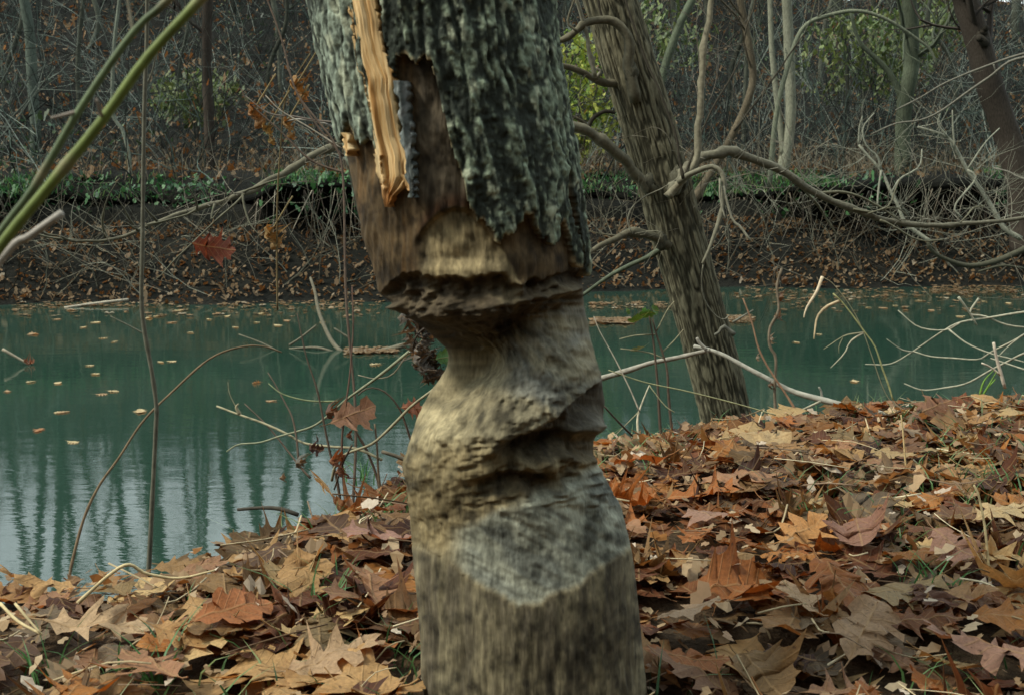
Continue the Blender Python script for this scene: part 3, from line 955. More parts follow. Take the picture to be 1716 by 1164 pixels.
branch(lt, [(1228, 540), (1250, 528), (1262, 520)], 4.1, 4.1, 5, 3, (.22, .21, .18), 'twig')
for k in range(10):
    f = .62 + .036 * k; b0 = sp2[int(f * 619)]; a = k * 2.2; ln = 2.4 - .14 * k
    d = np.array([math.cos(a) * .8, .5 * math.sin(a), .8])
    MB().tube(spline([b0, b0 + d * ln * .5 + (0, 0, .1), b0 + d * ln + (0, 0, .5)], 12), np.linspace(.03, .006, 12), 6, GB).build('branch', M_branch, lt)
# knots where limbs leave the trunk
for (kx, ky, r_) in ((1058, 122, 12), (1136, 304, 15), (1086, 308, 11), (1108, 404, 10)):
    c0 = P(kx, ky, 4.19); n = 10
    u, v_ = np.meshgrid(np.linspace(0, 2 * PI, 14, endpoint=False), np.linspace(.05, PI - .05, n))
    rr_ = r_ * 4.2 / FPX * (1 + .25 * vnoise(n3(u * 2, v_ * 3, kx), 5))
    sph = c0 + np.stack([np.cos(u) * np.sin(v_) * rr_, np.sin(u) * np.sin(v_) * rr_, np.cos(v_) * rr_ * 1.5], -1)
    MB().grid(sph, np.tile(np.array([.07, .068, .048]), (n * 14, 1)), closed=True).build('knot', M_bark2, lt)

# ------------------------------------------------------------------ far trees
def rtwig(mb, p, d, ln, r, lev, c, k=3, spread=.7, up=.15):
    n = 6 if lev > 0 else 5
    pts = [p]; q = p.copy(); dd_ = d / (np.linalg.norm(d) + 1e-9)
    for i in range(n - 1):
        dd_ = dd_ + rng.standard_normal(3) * .16 + np.array([0, 0, up * .2])
        dd_ /= np.linalg.norm(dd_)
        q = q + dd_ * ln / (n - 1); pts.append(q)
    mb.tube(np.array(pts), np.linspace(r, r * .45, n), k, c * (.8 + .4 * rng.random()), cap=False)
    if lev > 0:
        for i in range(2 + int(rng.integers(0, 3))):
            t = rng.integers(1, n)
            nd = dd_ + rng.standard_normal(3) * spread
            rtwig(mb, pts[t], nd, ln * (.45 + .25 * rng.random()), r * .5, lev - 1, c, k, spread, up)


def far_tree(name, pxp, d, w, c, label, group=None, extra=7.0, crown=True, lean=0.0, nb=8):
    pxp = np.asarray(pxp, float)
    p = P(pxp[:, 0], pxp[:, 1], d)
    x0 = p[0, 0]; q = d - float(fy(x0))
    zb = float(far_h(x0, q)) - .12
    if p[0, 2] > zb:
        p = np.vstack([[p[0, 0] - (p[1, 0] - p[0, 0]) * .1, d, zb], p])
    tp = p[-1]; dv = (p[-1] - p[-2]); dv /= abs(dv[2]) + 1e-6
    hgt = extra
    p = np.vstack([p, tp + dv * hgt * .4 + (lean, 0, 0), tp + dv * hgt * .7 + (lean * 1.5, 0, 0), tp + dv * hgt * np.array([.8, 1, 1])])
    s = spline(p, 40)
    zr = (s[:, 2] - s[0, 2]) / (s[-1, 2] - s[0, 2])
    r = w * d / FPX / 2 * np.interp(zr, [0, .04, .5, 1], [1.35, 1.05, .85, .18])
    t = thing(name, s[0], label, 'tree', group)
    c = np.asarray(c)
    cc = c * (1 + .35 * vnoise(n3(np.arange(40) * .9, 0 * zr, x0), 7))[:, None]
    MB().tube(s, r, 9, cc, wob=.05).build('trunk', M_bark2, t)
    if crown:
        mb = MB()
        for k in range(nb):
            f = .3 + .65 * rng.random(); i = int(f * 39)
            a = rng.random() * 2 * PI
            rtwig(mb, s[i], np.array([math.cos(a), math.sin(a) * .8, .8]), (1.0 + 1.4 * rng.random()) * (1.15 - f), max(r[i] * .4, .008), 2, c)
        mb.build('branches', M_branch, t)['kind'] = 'stuff'
    return t


GRN = (.075, .09, .06); PAL = (.20, .205, .15); BRN = (.04, .033, .026); GRY = (.11, .115, .10)
t = far_tree('pale_tree', [(1312, 285), (1318, 250), (1325, 195), (1324, 130), (1321, 60), (1318, 0)], 14.6, 17, PAL, 'pale smooth double-stemmed tree on far bank, right of the leaning tree')
s = spline(np.vstack([P([1313, 1309, 1300, 1293, 1290, 1285], [262, 225, 150, 80, 0, -60], 14.6), P(1270, -500, 14.6)]), 24)
MB().tube(s, np.linspace(.042, .02, 24), 8, PAL).build('second_stem', M_bark2, t)
t = far_tree('mossy_tree', [(1512, 290), (1513, 240), (1516, 175), (1526, 120), (1527, 60), (1524, 0)], 14.8, 25, GRN, 'mossy greenish upright tree on far bank with a low left limb')
s = spline(P([1518, 1495, 1470, 1440, 1425], [180, 130, 100, 70, 20], 14.8), 16)
MB().tube(s, np.linspace(.045, .02, 16), 7, GRN).build('limb', M_bark2, t)
t = far_tree('dark_tree', [(1722, 425), (1716, 380), (1708, 300), (1690, 235), (1660, 150), (1642, 80), (1620, 10), (1600, -60)], 13.4, 42, BRN, 'dark thick leaning trunk at the right edge of the photo', nb=12)
for pts, w_ in (([(1640, 55), (1652, 52)], 14), ([(1648, 70), (1640, 66)], 14)):
    branch(t, pts, 13.3, 13.2, 20, 12, BRN, 'stub')
t = far_tree('brown_tree', [(1160, 340), (1180, 308), (1205, 268), (1228, 225), (1250, 178), (1262, 130), (1252, 60), (1240, 0)], 13.6, 12, (.09, .075, .05), 'slender brown crooked tree right behind the leaning trunk')
far_tree('dark_far_tree', [(352, 285), (350, 200), (346, 100), (348, 0)], 16.0, 17, BRN, 'straight dark trunk left of the gnawed tree in the far woods')
far_tree('mossy_far_tree', [(57, 280), (60, 220), (54, 140), (50, 60), (40, 0)], 16.0, 17, (.08, .10, .08), 'mossy dark trunk nearest the left edge in the far woods')
far_tree('curved_sapling', [(216, 262), (206, 220), (190, 195), (188, 150), (192, 70), (200, 0)], 14.0, 6, (.16, .18, .14), 'crooked pale sapling between the two green foreground stems', nb=3, extra=3)
far_tree('leaning_far_tree', [(1085, 290), (1100, 180), (1112, 120), (1140, 40), (1160, 0)], 17.0, 14, GRN, 'mossy trunk leaning right, just beyond the leaning tree')
# arching limb of the pale tree
branch(t, [(1230, 220), (1290, 140), (1345, 60)], 13.5, 13.4, 5, 3, DB, 'branch')
t2 = thing('arched_sapling', P(1290, 300, 13.8) * (1, 1, 0) + np.array([0, 0, 1.15]), 'grey-green sapling bent over in a long arch right of the pale tree', 'sapling')
s = spline(np.vstack([[P(1290, 300, 13.8)[0], 13.8, 1.12], P([1300, 1318, 1345, 1390, 1440, 1490, 1540, 1560, 1570], [200, 120, 48, 26, 19, 35, 68, 85, 110], 13.8)]), 40)
MB().tube(s, np.linspace(.035, .014, 40), 7, GG).build('stem', M_bark2, t2)
mb = MB()
for i in range(6, 38, 4):
    rtwig(mb, s[i], np.array([rng.standard_normal() * .5, rng.standard_normal() * .4, .6]), .9, .008, 1, np.array(GG))
mb.build('twigs', M_branch, t2)['kind'] = 'stuff'

# the wood on the hill: trunks one can tell apart
spots = [(205, 30, .50), (20, 26, .2), (95, 27, .16), (130, 22, .10), (290, 27, .14), (320, 24, .09), (395, 25, .14), (430, 31, .2), (470, 21, .10), (510, 27, .16), (150, 33, .28), (245, 35, .16),
         (-60, 28, .22), (-150, 25, .2), (60, 34, .3), (370, 33, .22), (480, 34, .18), (560, 29, .24), (960, 26, .14), (1000, 22, .10),
         (1040, 31, .22), (1090, 28, .18), (1130, 24, .14), (1200, 30, .24), (1225, 20, .09), (1275, 27, .15), (1340, 33, .22), (1375, 23, .10), (1410, 28, .16), (1450, 20, .09), (1480, 31, .2), (1560, 25, .16),
         (1590, 32, .22), (1640, 22, .12), (1700, 28, .2), (1760, 26, .2), (1850, 30, .24), (1250, 18, .07), (1420, 17.5, .06), (1600, 18, .07), (450, 18, .07), (130, 18.5, .07), (10, 19, .08), (300, 19, .06), (1180, 26, .13)]
for i, (px_, d, dia) in enumerate(spots):
    dn = 'behind the leaning tree' if 960 < px_ < 1240 else ('on the right' if px_ >= 1240 else ('hidden behind the gnawed trunk' if 540 < px_ < 960 else 'on the left'))
    thin = dia < .12
    j = rng.standard_normal(3) * (14 if thin else 7)
    lab = ('thin bare sapling' if thin else 'bare grey trunk') + ' on the far wooded slope ' + dn
    far_tree('bare_sapling' if thin else 'bare_tree', [(px_, 120), (px_ + j[0], 40), (px_ + j[0] + j[1], -40)], d, dia * FPX / d, np.array(GRY) * (.2 + .45 * rng.random()) * (1, 1.05, .92),
             lab, ('saplings ' if thin else 'trunks ') + 'on the far slope ' + dn, extra=3.5 if thin else 8 + 3 * rng.random(), nb=4 if thin else 3)

# ------------------------------------------------------------------ far brush, litter, grass (uncountable)
def place_top(n, qlo, qhi, xpx=(-150, 1870)):
    q = qlo + (qhi - qlo) * rng.random(n)
    px_ = xpx[0] + (xpx[1] - xpx[0]) * rng.random(n)
    d = 12.5 + q
    x = (px_ - 858) / FPX * d
    y = fy(x) + q
    return x, y, far_h(x, q)


mb = MB()
x, y, z = place_top(1500, 1.2, 16)
for i in range(len(x)):
    c = np.array([(.03, .033, .028), (.19, .22, .185), (.012, .015, .014), (.06, .085, .07), (.02, .026, .022)][rng.integers(0, 5)])
    dv = np.array([rng.standard_normal() * .6, rng.standard_normal() * .3, 1.0])
    rtwig(mb, np.array([x[i], y[i], z[i] - .05]), dv, .5 + 1.5 * rng.random(), .005 + .008 * rng.random(), 2, c, 3, .7)
o = mb.build('brush', M_branch); kind(o, 'stuff')

# undergrowth along the hilltop closes the view to the sky
mb = MB()
x, y, z = place_top(620, 13, 20)
for i in range(len(x)):
    c = np.array([(.022, .024, .02), (.035, .042, .035), (.014, .014, .013)][rng.integers(0, 3)])
    rtwig(mb, np.array([x[i], y[i], z[i] - .05]), np.array([rng.standard_normal() * .4, 0, 1.0]), .7 + 1.0 * rng.random(), .016, 2, c, 3, .6)
o = mb.build('hilltop_brush', M_branch); kind(o, 'stuff')

# fallen leaves, far side
LQ = np.array([(-.5, 0, 0), (-.2, .28, .05), (.05, .18, 0), (.3, .34, .06), (.55, 0, .02), (.3, -.34, .06), (.05, -.18, 0), (-.2, -.28, .05)])
LT_ = np.array([(0, 1, 7), (1, 2, 7), (2, 6, 7), (2, 3, 6), (3, 5, 6), (3, 4, 5)])


def scatter(mb, pos, size, cols, tilt=.5, base=None):
    n = len(pos)
    a = rng.random(n) * 2 * PI
    ca, sa = np.cos(a), np.sin(a)
    tx, ty = rng.standard_normal(n) * tilt, rng.standard_normal(n) * tilt
    L0 = LQ if base is None else base
    v = L0[None] * size[:, None, None]
    v = v * np.array([1, 1, 1])
    x_ = v[..., 0] * ca[:, None] - v[..., 1] * sa[:, None]
    y_ = v[..., 0] * sa[:, None] + v[..., 1] * ca[:, None]
    z_ = v[..., 2] * rng.choice([-1, 1, 2.5], n)[:, None] + x_ * tx[:, None] + y_ * ty[:, None]
    V_ = np.stack([x_, y_, z_], -1) + pos[:, None]
    T_ = LT_[None] + (np.arange(n) * len(L0))[:, None, None]
    mb.add(V_.reshape(-1, 3), None, T_.reshape(-1, 3), np.repeat(cols, len(L0), 0))


LEAFC = np.array([(.30, .155, .07), (.36, .22, .11), (.22, .10, .045), (.42, .30, .17), (.16, .075, .04), (.28, .17, .09), (.33, .26, .17), (.25, .12, .05)])


def leafcols(n, k=1.0):
    return LEAFC[rng.integers(0, len(LEAFC), n)] * (.7 + .6 * rng.random((n, 1))) * k


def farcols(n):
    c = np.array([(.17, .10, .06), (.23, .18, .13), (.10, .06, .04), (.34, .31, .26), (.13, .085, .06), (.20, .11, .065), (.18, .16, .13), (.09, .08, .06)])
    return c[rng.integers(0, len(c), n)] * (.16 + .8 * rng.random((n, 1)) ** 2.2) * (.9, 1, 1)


mb = MB()
n = 6500
px_ = -100 + 1950 * rng.random(n); d = 12.5; xx = (px_ - 858) / FPX * 13.2
u = rng.random(n)
q = np.interp(u, [0, 1], [-.02, 1.46]); zz_ = np.interp(q, prof[:10, 0], prof[:10, 1])
p = far_pt(xx, q, zz_) + np.stack([0 * q, 0 * q, .015 + .03 * rng.random(n)], -1)
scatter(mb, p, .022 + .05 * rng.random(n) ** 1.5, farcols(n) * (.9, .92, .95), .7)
n = 9000
qq = 1.0 + 18.5 * rng.random(n) ** .8; px_ = -150 + 2020 * rng.random(n); xx = (px_ - 858) / FPX * (12.6 + qq)
p = far_pt(xx, qq, far_h(xx, qq)) + np.stack([0 * qq, 0 * qq, .02 + .05 * rng.random(n)], -1)
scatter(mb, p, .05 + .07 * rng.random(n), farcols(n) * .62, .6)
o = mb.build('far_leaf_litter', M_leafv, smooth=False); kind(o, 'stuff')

# dry leaves still hanging in the far brush
mb = MB()
n = 5000
qq = 2.0 + 15 * rng.random(n); px_ = -150 + 2020 * rng.random(n); xx = (px_ - 858) / FPX * (12.6 + qq)
p = np.stack([xx, fy(xx) + qq, far_h(xx, qq) + .1 + 1.4 * rng.random(n) ** 1.5], -1)
keep_ = fbm(n3(p[:, 0] * .8, p[:, 1] * .5, p[:, 2] * 1.2), 3, 301) > .05
p = p[keep_]; n = len(p)
scatter(mb, p, .03 + .035 * rng.random(n), farcols(n) * (1.1, .95, .8), 1.2)
o = mb.build('hanging_leaves', M_leafv, smooth=False); kind(o, 'stuff')


def blades(mb, pos, h, w, cols, lean=.5, seg=3):
    n = len(pos)
    a = rng.random(n) * 2 * PI
    side = np.stack([np.cos(a), np.sin(a), 0 * a], -1) * w[:, None]
    b_ = rng.random(n) * 2 * PI
    ld = np.stack([np.cos(b_), np.sin(b_), 0 * b_], -1) * (h * lean * (.3 + rng.random(n)))[:, None]
    rows_ = []
    for k in range(seg + 1):
        t = k / seg
        c0 = pos + np.stack([0 * h, 0 * h, h * (t - .25 * lean * t * t)], -1) + ld * t * t
        ww = (1 - t) ** .7 + .04
        rows_.append(c0 - side * ww); rows_.append(c0 + side * ww)
    V_ = np.stack(rows_, 1)
    q0 = np.array([[2 * k, 2 * k + 1, 2 * k + 3, 2 * k + 2] for k in range(seg)])
    Q_ = q0[None] + (np.arange(n) * 2 * (seg + 1))[:, None, None]
    mb.add(V_.reshape(-1, 3), Q_.reshape(-1, 4), None, np.repeat(cols, 2 * (seg + 1), 0))


# green fringe of grass and ivy on the lip of the far bank
mb = MB(); n = 6500
px_ = -100 + 1950 * rng.random(n); xx = (px_ - 858) / FPX * 13.3
qq = .86 + 1.3 * rng.random(n) ** 2
dens = fbm(n3(xx * .5, 0 * xx, .2), 3, 305) + np.where(px_ < 620, .28, np.where(px_ > 1300, -.12, .05))
dens = dens + 1.1 * vnoise(n3(xx * 1.6, 0 * xx, 8.8), 309)
k_ = dens > rng.random(n) * .7 - .3
xx, qq = xx[k_], qq[k_]; n = len(xx)
p = far_pt(xx, qq, far_h(xx, qq))
gc = np.array([(.05, .16, .04), (.07, .19, .05), (.04, .13, .05), (.13, .20, .06)])[rng.integers(0, 4, n)] * (.7 + .6 * rng.random((n, 1)))
blades(mb, p, .05 + .09 * rng.random(n), .006 + .005 * rng.random(n), gc, .9, 2)
n = 2400
px_ = np.where(rng.random(n) < .75, -100 + 720 * rng.random(n), 960 + 800 * rng.random(n)); xx = (px_ - 858) / FPX * 13.2
kk_ = vnoise(n3(xx * 1.3, 0 * xx, 5.5), 311) > -.25 + .5 * rng.random(n) - .25
xx = xx[kk_]; n = len(xx)
hang = rng.random(n) ** 1.6
qq = .84 + .5 * rng.random(n)
p = far_pt(xx, qq, far_h(xx, qq)) + np.stack([0 * xx, -.05 - .08 * rng.random(n), .10 * rng.random(n) - .45 * hang], -1)
gc = np.array([(.03, .10, .03), (.045, .13, .04), (.025, .08, .035)])[rng.integers(0, 3, n)] * (.7 + .7 * rng.random((n, 1)))
scatter(mb, p, .035 + .045 * rng.random(n), gc, .8)
o = mb.build('bank_grass', M_green, smooth=False); kind(o, 'stuff')

# low green undergrowth in patches through the wood
mb = MB(); n = 9000
qq = 1.5 + 15 * rng.random(n); px_ = -150 + 2020 * rng.random(n); xx = (px_ - 858) / FPX * (12.6 + qq)
k_ = fbm(n3(xx * .5, qq * .35, .7), 3, 313) > .08
xx, qq = xx[k_], qq[k_]; n = len(xx)
p = np.stack([xx, fy(xx) + qq, far_h(xx, qq) + .05 + .7 * rng.random(n) ** 2], -1)
scatter(mb, p, .03 + .04 * rng.random(n), np.array([(.04, .075, .03), (.06, .10, .035), (.03, .065, .035)])[rng.integers(0, 3, n)] * (.5 + .8 * rng.random((n, 1))), .9)
o = mb.build('undergrowth', M_green, smooth=False); kind(o, 'stuff')

# dry weeds standing along the far bank
mb = MB(); n = 3800
px_ = -100 + 1950 * rng.random(n); xx = (px_ - 858) / FPX * 14; qq = 1.1 + 3.2 * rng.random(n)
dens = fbm(n3(xx * .4, 0 * xx, 5.2), 3, 307) + np.where((px_ > 900) & (px_ < 1080), .5, 0) + np.where((px_ > 420) & (px_ < 620), .15, 0)
k_ = dens > rng.random(n) * .6 - .3
xx, qq = xx[k_], qq[k_]; n = len(xx)
p = far_pt(xx, qq, far_h(xx, qq))
blades(mb, p, .2 + .45 * rng.random(n), .004 + .004 * rng.random(n), np.array([(.17, .14, .08), (.09, .075, .05), (.22, .19, .12)])[rng.integers(0, 3, n)] * (.35 + .7 * rng.random((n, 1))), .9, 3)
o = mb.build('dry_weeds', M_green, smooth=False); kind(o, 'stuff')

# roots and vines hanging from the undercut
mb = MB()
for i in range(150):
    px_ = -60 + 1850 * rng.random(); xx = (px_ - 858) / FPX * 13
    b0 = far_pt(np.array([xx]), np.array([.9]), np.array([1.12]))[0] + (0, -.03, 0)
    ln = .2 + .6 * rng.random()
    dx = rng.standard_normal() * .25
    c = np.array([(.08, .065, .05), (.13, .115, .085), (.04, .033, .025), (.24, .22, .17)][rng.integers(0, 4)])
    mb.tube(spline([b0, b0 + (dx * .4, -.10 * rng.random(), -ln * .4), b0 + (dx, -.2 * rng.random(), -ln)], 7), np.linspace(.007, .003, 7) * (.6 + .8 * rng.random()), 3, c)
o = mb.build('hanging_roots', M_branch); kind(o, 'stuff')
mb = MB()
for i in range(300):
    px_ = -60 + 1850 * rng.random(); xx = (px_ - 858) / FPX * 13; q = .1 + 1.1 * rng.random()
    b0 = far_pt(np.array([xx]), np.array([q]), np.array([np.interp(q, prof[:10, 0], prof[:10, 1])]))[0]
    c = np.array([(.12, .11, .08), (.20, .20, .15), (.05, .045, .035)][rng.integers(0, 3)])
    rtwig(mb, b0, np.array([rng.standard_normal(), -.2 * rng.random(), .35 + .5 * rng.random()]), .4 + .8 * rng.random(), .004 + .005 * rng.random(), 1, c, 3, .6)
o = mb.build('bank_twigs', M_branch); kind(o, 'stuff')


# leafy green shrubs seen through the woods
def shrub(pxc, pyc, d, rx, rz, n, cols, label):
    c0 = P(pxc, pyc, d); zb = float(far_h(c0[0], d - float(fy(c0[0]))))
    t = thing('leafy_shrub', (c0[0], d, zb), label, 'shrub')
    mb = MB()
    for k in range(7):
        a = k * .9; rtwig(mb, np.array([c0[0], d, zb - .05]), np.array([math.cos(a) * .35, math.sin(a) * .3, 1.0]), (c0[2] - zb) * 1.1 + rz, .012, 2, np.array([.08, .07, .05]))
    mb.build('stems', M_branch, t)['kind'] = 'stuff'
    u = rng.standard_normal((n, 3)); u /= np.linalg.norm(u, axis=1, keepdims=True) / (rng.random((n, 1)) ** .4)
    p = c0 + u * np.array([rx, rx * .8, rz])
    k_ = fbm(p * 2.3, 3, 411) > -.06
    p = p[k_]
    mb = MB(); scatter(mb, p, .05 + .05 * rng.random(len(p)), np.asarray(cols)[rng.integers(0, len(cols), len(p))] * (.6 + .8 * rng.random((len(p), 1))), .9)
    mb.build('foliage', M_green, t, smooth=False)['kind'] = 'stuff'


YG = [(.24, .30, .04), (.16, .25, .05), (.32, .34, .06)]; OG = [(.10, .14, .04), (.13, .16, .045), (.07, .11, .035)]
shrub(965, 165, 16.5, .75, 1.0, 2200, YG, 'yellow-green leafy shrub between the gnawed and the leaning trunks')
shrub(1450, 100, 17.5, 1.1, .75, 2000, OG, 'olive-green leafy shrub behind the mossy tree, upper right')
shrub(335, 165, 17.0, .75, .45, 900, OG, 'low dull green shrub in the woods on the left')
shrub(1110, 60, 19.0, .9, .7, 900, OG, 'thin green shrub glimpsed just right of the leaning trunk')
shrub(1560, 40, 20.0, .9, .5, 700, OG, 'small olive shrub high between mossy tree and dark trunk')

# ------------------------------------------------------------------ fallen oak leaves
OUT_A = [(0, .012), (.05, .03), (.10, .09), (.15, .19), (.19, .13), (.23, .085), (.28, .12), (.34, .24), (.43, .39), (.435, .29), (.44, .19), (.46, .125), (.51, .15), (.59, .27), (.69, .41),
         (.69, .29), (.685, .18), (.71, .11), (.77, .13), (.82, .19), (.89, .25), (.885, .15), (.90, .08), (.95, .05), (1.0, 0)]
OUT_B = [(0, .012), (.06, .05), (.12, .14), (.19, .17), (.24, .11), (.28, .10), (.33, .20), (.40, .27), (.46, .26), (.48, .17), (.50, .13), (.55, .21), (.62, .31), (.69, .30), (.71, .21), (.73, .16),
         (.78, .21), (.84, .24), (.89, .19), (.91, .13), (.95, .10), (.985, .05), (1.0, 0)]
OUT_C = [(0, .012), (.06, .06), (.15, .15), (.25, .22), (.30, .20), (.38, .27), (.48, .30), (.54, .26), (.62, .28), (.70, .25), (.76, .20), (.84, .15), (.91, .09), (1.0, 0)]


def leaf_arrays(out, seed, bend, cup, wave, lift, twist=0.0, fill=0.0, crumple=0.0, torn=0.0):
    rg = np.random.default_rng(seed)
    o_ = np.array(out)
    n = len(o_)
    vs, us, qs = [], [], []
    for side in (1, -1):
        oo = o_.copy()
        oo[:, 1] *= 1 + .18 * rg.standard_normal(n) * (oo[:, 1] > .03)
        env = np.interp(oo[:, 0], [0, .15, .45, .7, .9, 1], [.0, .2, .4, .42, .26, 0])
        oo[:, 1] = oo[:, 1] + fill * np.maximum(env - oo[:, 1], 0)
        if torn and side == 1:
            k0 = rg.integers(6, n - 6); oo[k0:k0 + 4, 1] *= .35
        oo[:, 0] += .015 * rg.standard_normal(n) * (oo[:, 0] > .03) * (oo[:, 0] < .97)
        inner = np.maximum.accumulate(np.clip(oo[:, 0] - .30 * oo[:, 1], 0, 1))
        inner[-1] = 1.0
        for f in (0, .5, 1.0):
            vs.append(np.stack([inner * (1 - f) + oo[:, 0] * f, side * oo[:, 1] * f], -1))
    base = 0
    V2 = np.vstack(vs)
    for s_ in range(2):
        for r in range(2):
            a_ = (s_ * 3 + r) * n; b_ = (s_ * 3 + r + 1) * n
            i = np.arange(n - 1)
            q = np.stack([a_ + i, a_ + i + 1, b_ + i + 1, b_ + i], -1)
            qs.append(q if s_ == 0 else q[:, ::-1])
    u, v = V2[:, 0], V2[:, 1]
    z = cup * v * v * 2.2 + lift * np.abs(v) ** 3 * 6 * (.5 + .5 * np.sin(u * 9 + seed))
    z = z + wave * (vnoise(n3(u * 4.2, v * 5.5, seed * 1.7), seed) + .5 * vnoise(n3(u * 9, v * 11, seed * 2.7), seed + 1))
    z = z + crumple * vnoise(n3(u * 5, v * 6, seed * 3.3), seed + 4)
    z = z + twist * (u - .5) * v
    # bend along the midrib as an arc
    x = u - .5
    if abs(bend) > 1e-3:
        R_ = 1 / bend
        X_ = (R_ - z) * np.sin(x * bend); Z_ = R_ - (R_ - z) * np.cos(x * bend)
    else:
        X_, Z_ = x, z
    y = v * (1 - .25 * abs(crumple))
    V3 = np.stack([X_, y, Z_], -1)
    uv = np.stack([u, v], -1)
    # leaf stalk
    i0 = 0
    p0 = V3[0]
    dr = V3[2] - V3[0]; dr = dr / (np.linalg.norm(dr) + 1e-6)
    pts = np.array([p0, p0 - dr * .10 + (0, .01, -.01), p0 - dr * .22 + (0, .03, .01)])
    mbs = MB(); mbs.tube(pts, np.array([.011, .008, .009]), 3, cap=False)
    sv = mbs.v[0]; sq = mbs.q[0] + len(V3)
    V3 = np.vstack([V3, sv]); uv = np.vstack([uv, np.zeros((len(sv), 2)) + (0.0, .5)])
    Q = np.vstack(qs + [sq])
    V3 = V3 - (0, 0, np.percentile(V3[:, 2], 8))
    return V3, Q, uv


VAR = []
for k in range(22):
    rg = np.random.default_rng(500 + k)
    out = [OUT_A, OUT_A, OUT_A, OUT_B, OUT_A][k % 5]
    VAR.append(leaf_arrays(out, 40 + k, bend=rg.normal(0, .40), cup=rg.normal(.1, .36), wave=.05 + .05 * rg.random(), lift=rg.normal(.04, .10), twist=rg.normal(0, .4),
                           fill=max(0, rg.normal(.25, .25)), torn=float(rg.random() < .3)))
CURL = [leaf_arrays(OUT_A, 90 + k, bend=1.6 + .5 * k, cup=1.1, wave=.12, lift=.3, twist=.8, crumple=.12) for k in range(4)]
PLAIN = [leaf_arrays(OUT_C, 70 + k, bend=(-.8, .6, 1.4)[k], cup=.5, wave=.05, lift=0, twist=.4) for k in range(3)]
MESH = {}


def leaf_mesh(kind_, k):
    key = (kind_, k)
    if key not in MESH:
        v, q, u = {'oak': VAR, 'curl': CURL, 'plain': PLAIN}[kind_][k]
        me = MB().add(v, q, None, (.5, .5, .5), u).data('oak_leaf', M_leafo)
        MESH[key] = me
    return MESH[key]


def leaf_obj(name, loc, size, rz, tx, ty, col, kind_='oak', k=0, label=None, group=None, cat='leaf'):
    o = bpy.data.objects.new(name, leaf_mesh(kind_, k))
    o.location = tuple(map(float, loc)); o.scale = (size, size, size * 1.0)
    o.rotation_euler = (float(tx), float(ty), float(rz))
    o.color = (*map(float, col), 1)
    C.objects.link(o)
    if label: tag(o, label, cat, group)
    return o


def euler_mats(tx, ty, rz):
    cx_, sx_, cy_, sy_, cz_, sz_ = np.cos(tx), np.sin(tx), np.cos(ty), np.sin(ty), np.cos(rz), np.sin(rz)
    M_ = np.empty((len(tx), 3, 3))
    M_[:, 0] = np.stack([cy_ * cz_, sx_ * sy_ * cz_ - cx_ * sz_, cx_ * sy_ * cz_ + sx_ * sz_], -1)
    M_[:, 1] = np.stack([cy_ * sz_, sx_ * sy_ * sz_ + cx_ * cz_, cx_ * sy_ * sz_ - sx_ * cz_], -1)
    M_[:, 2] = np.stack([-sy_, sx_ * cy_, cx_ * cy_], -1)
    return M_


PALET = [('tan', (.31, .185, .085)), ('rust-brown', (.25, .095, .028)), ('tan', (.35, .225, .105)), ('dark red-brown', (.11, .042, .020)), ('pinkish brown', (.26, .145, .085)), ('pale straw', (.42, .31, .16)),
         ('orange-brown', (.32, .14, .038)), ('grey-brown', (.19, .145, .10)), ('dark red-brown', (.14, .052, .022)), ('tan', (.29, .17, .08))]
NL = 6600
lx = -1.9 + 4.4 * rng.random(NL)
ly = .75 + 3.3 * rng.random(NL)
yc = ycrest(lx)
ok = (ly < yc + .28) & ~((np.abs(lx - .01) < .16) & (np.abs(ly - TD) < .17))
lx, ly = lx[ok], ly[ok]; NL = len(lx)
layer = rng.integers(0, 5, NL)
size = np.clip(rng.normal(.100, .026, NL), .05, .17)
lz = gz(lx, ly) + .003 + layer * .008 + .008 * rng.random(NL)
rz = rng.random(NL) * 2 * PI
tx = rng.standard_normal(NL) * .15; ty = rng.standard_normal(NL) * .15
upr = rng.random(NL) < .009
tx[upr] += rng.standard_normal(upr.sum()) * .8; ty[upr] += rng.standard_normal(upr.sum()) * .6; lz[upr] += .012
past = ly > ycrest(lx)
tx[past] *= 1.3
pal = rng.integers(0, len(PALET), NL)
patch = fbm(n3(lx * 2.4, ly * 2.4, .3), 2, 601)
pal = np.where((patch > .25) & (rng.random(NL) < .5), 1, np.where((patch < -.25) & (rng.random(NL) < .5), 2, pal))
colr = np.array([PALET[i][1] for i in pal]) * (.26 + .85 * rng.random((NL, 1)) ** 1.3) * np.array([1.0, .94, .82])
kk = rng.integers(0, len(VAR), NL)
typ = np.where(rng.random(NL) < .035, 1, 0)
px_, py_, dep = proj(np.stack([lx, ly, lz], -1))
inview = (px_ > -20) & (px_ < 1736) & (py_ < 1185) & (dep > .5) & (ly < ycrest(lx) + .05)
score = size / dep * (1 + .35 * layer) * inview
order = np.argsort(-score)
top_ids = set(order[:280].tolist())
Mx = euler_mats(tx, ty, rz)
mb = MB()
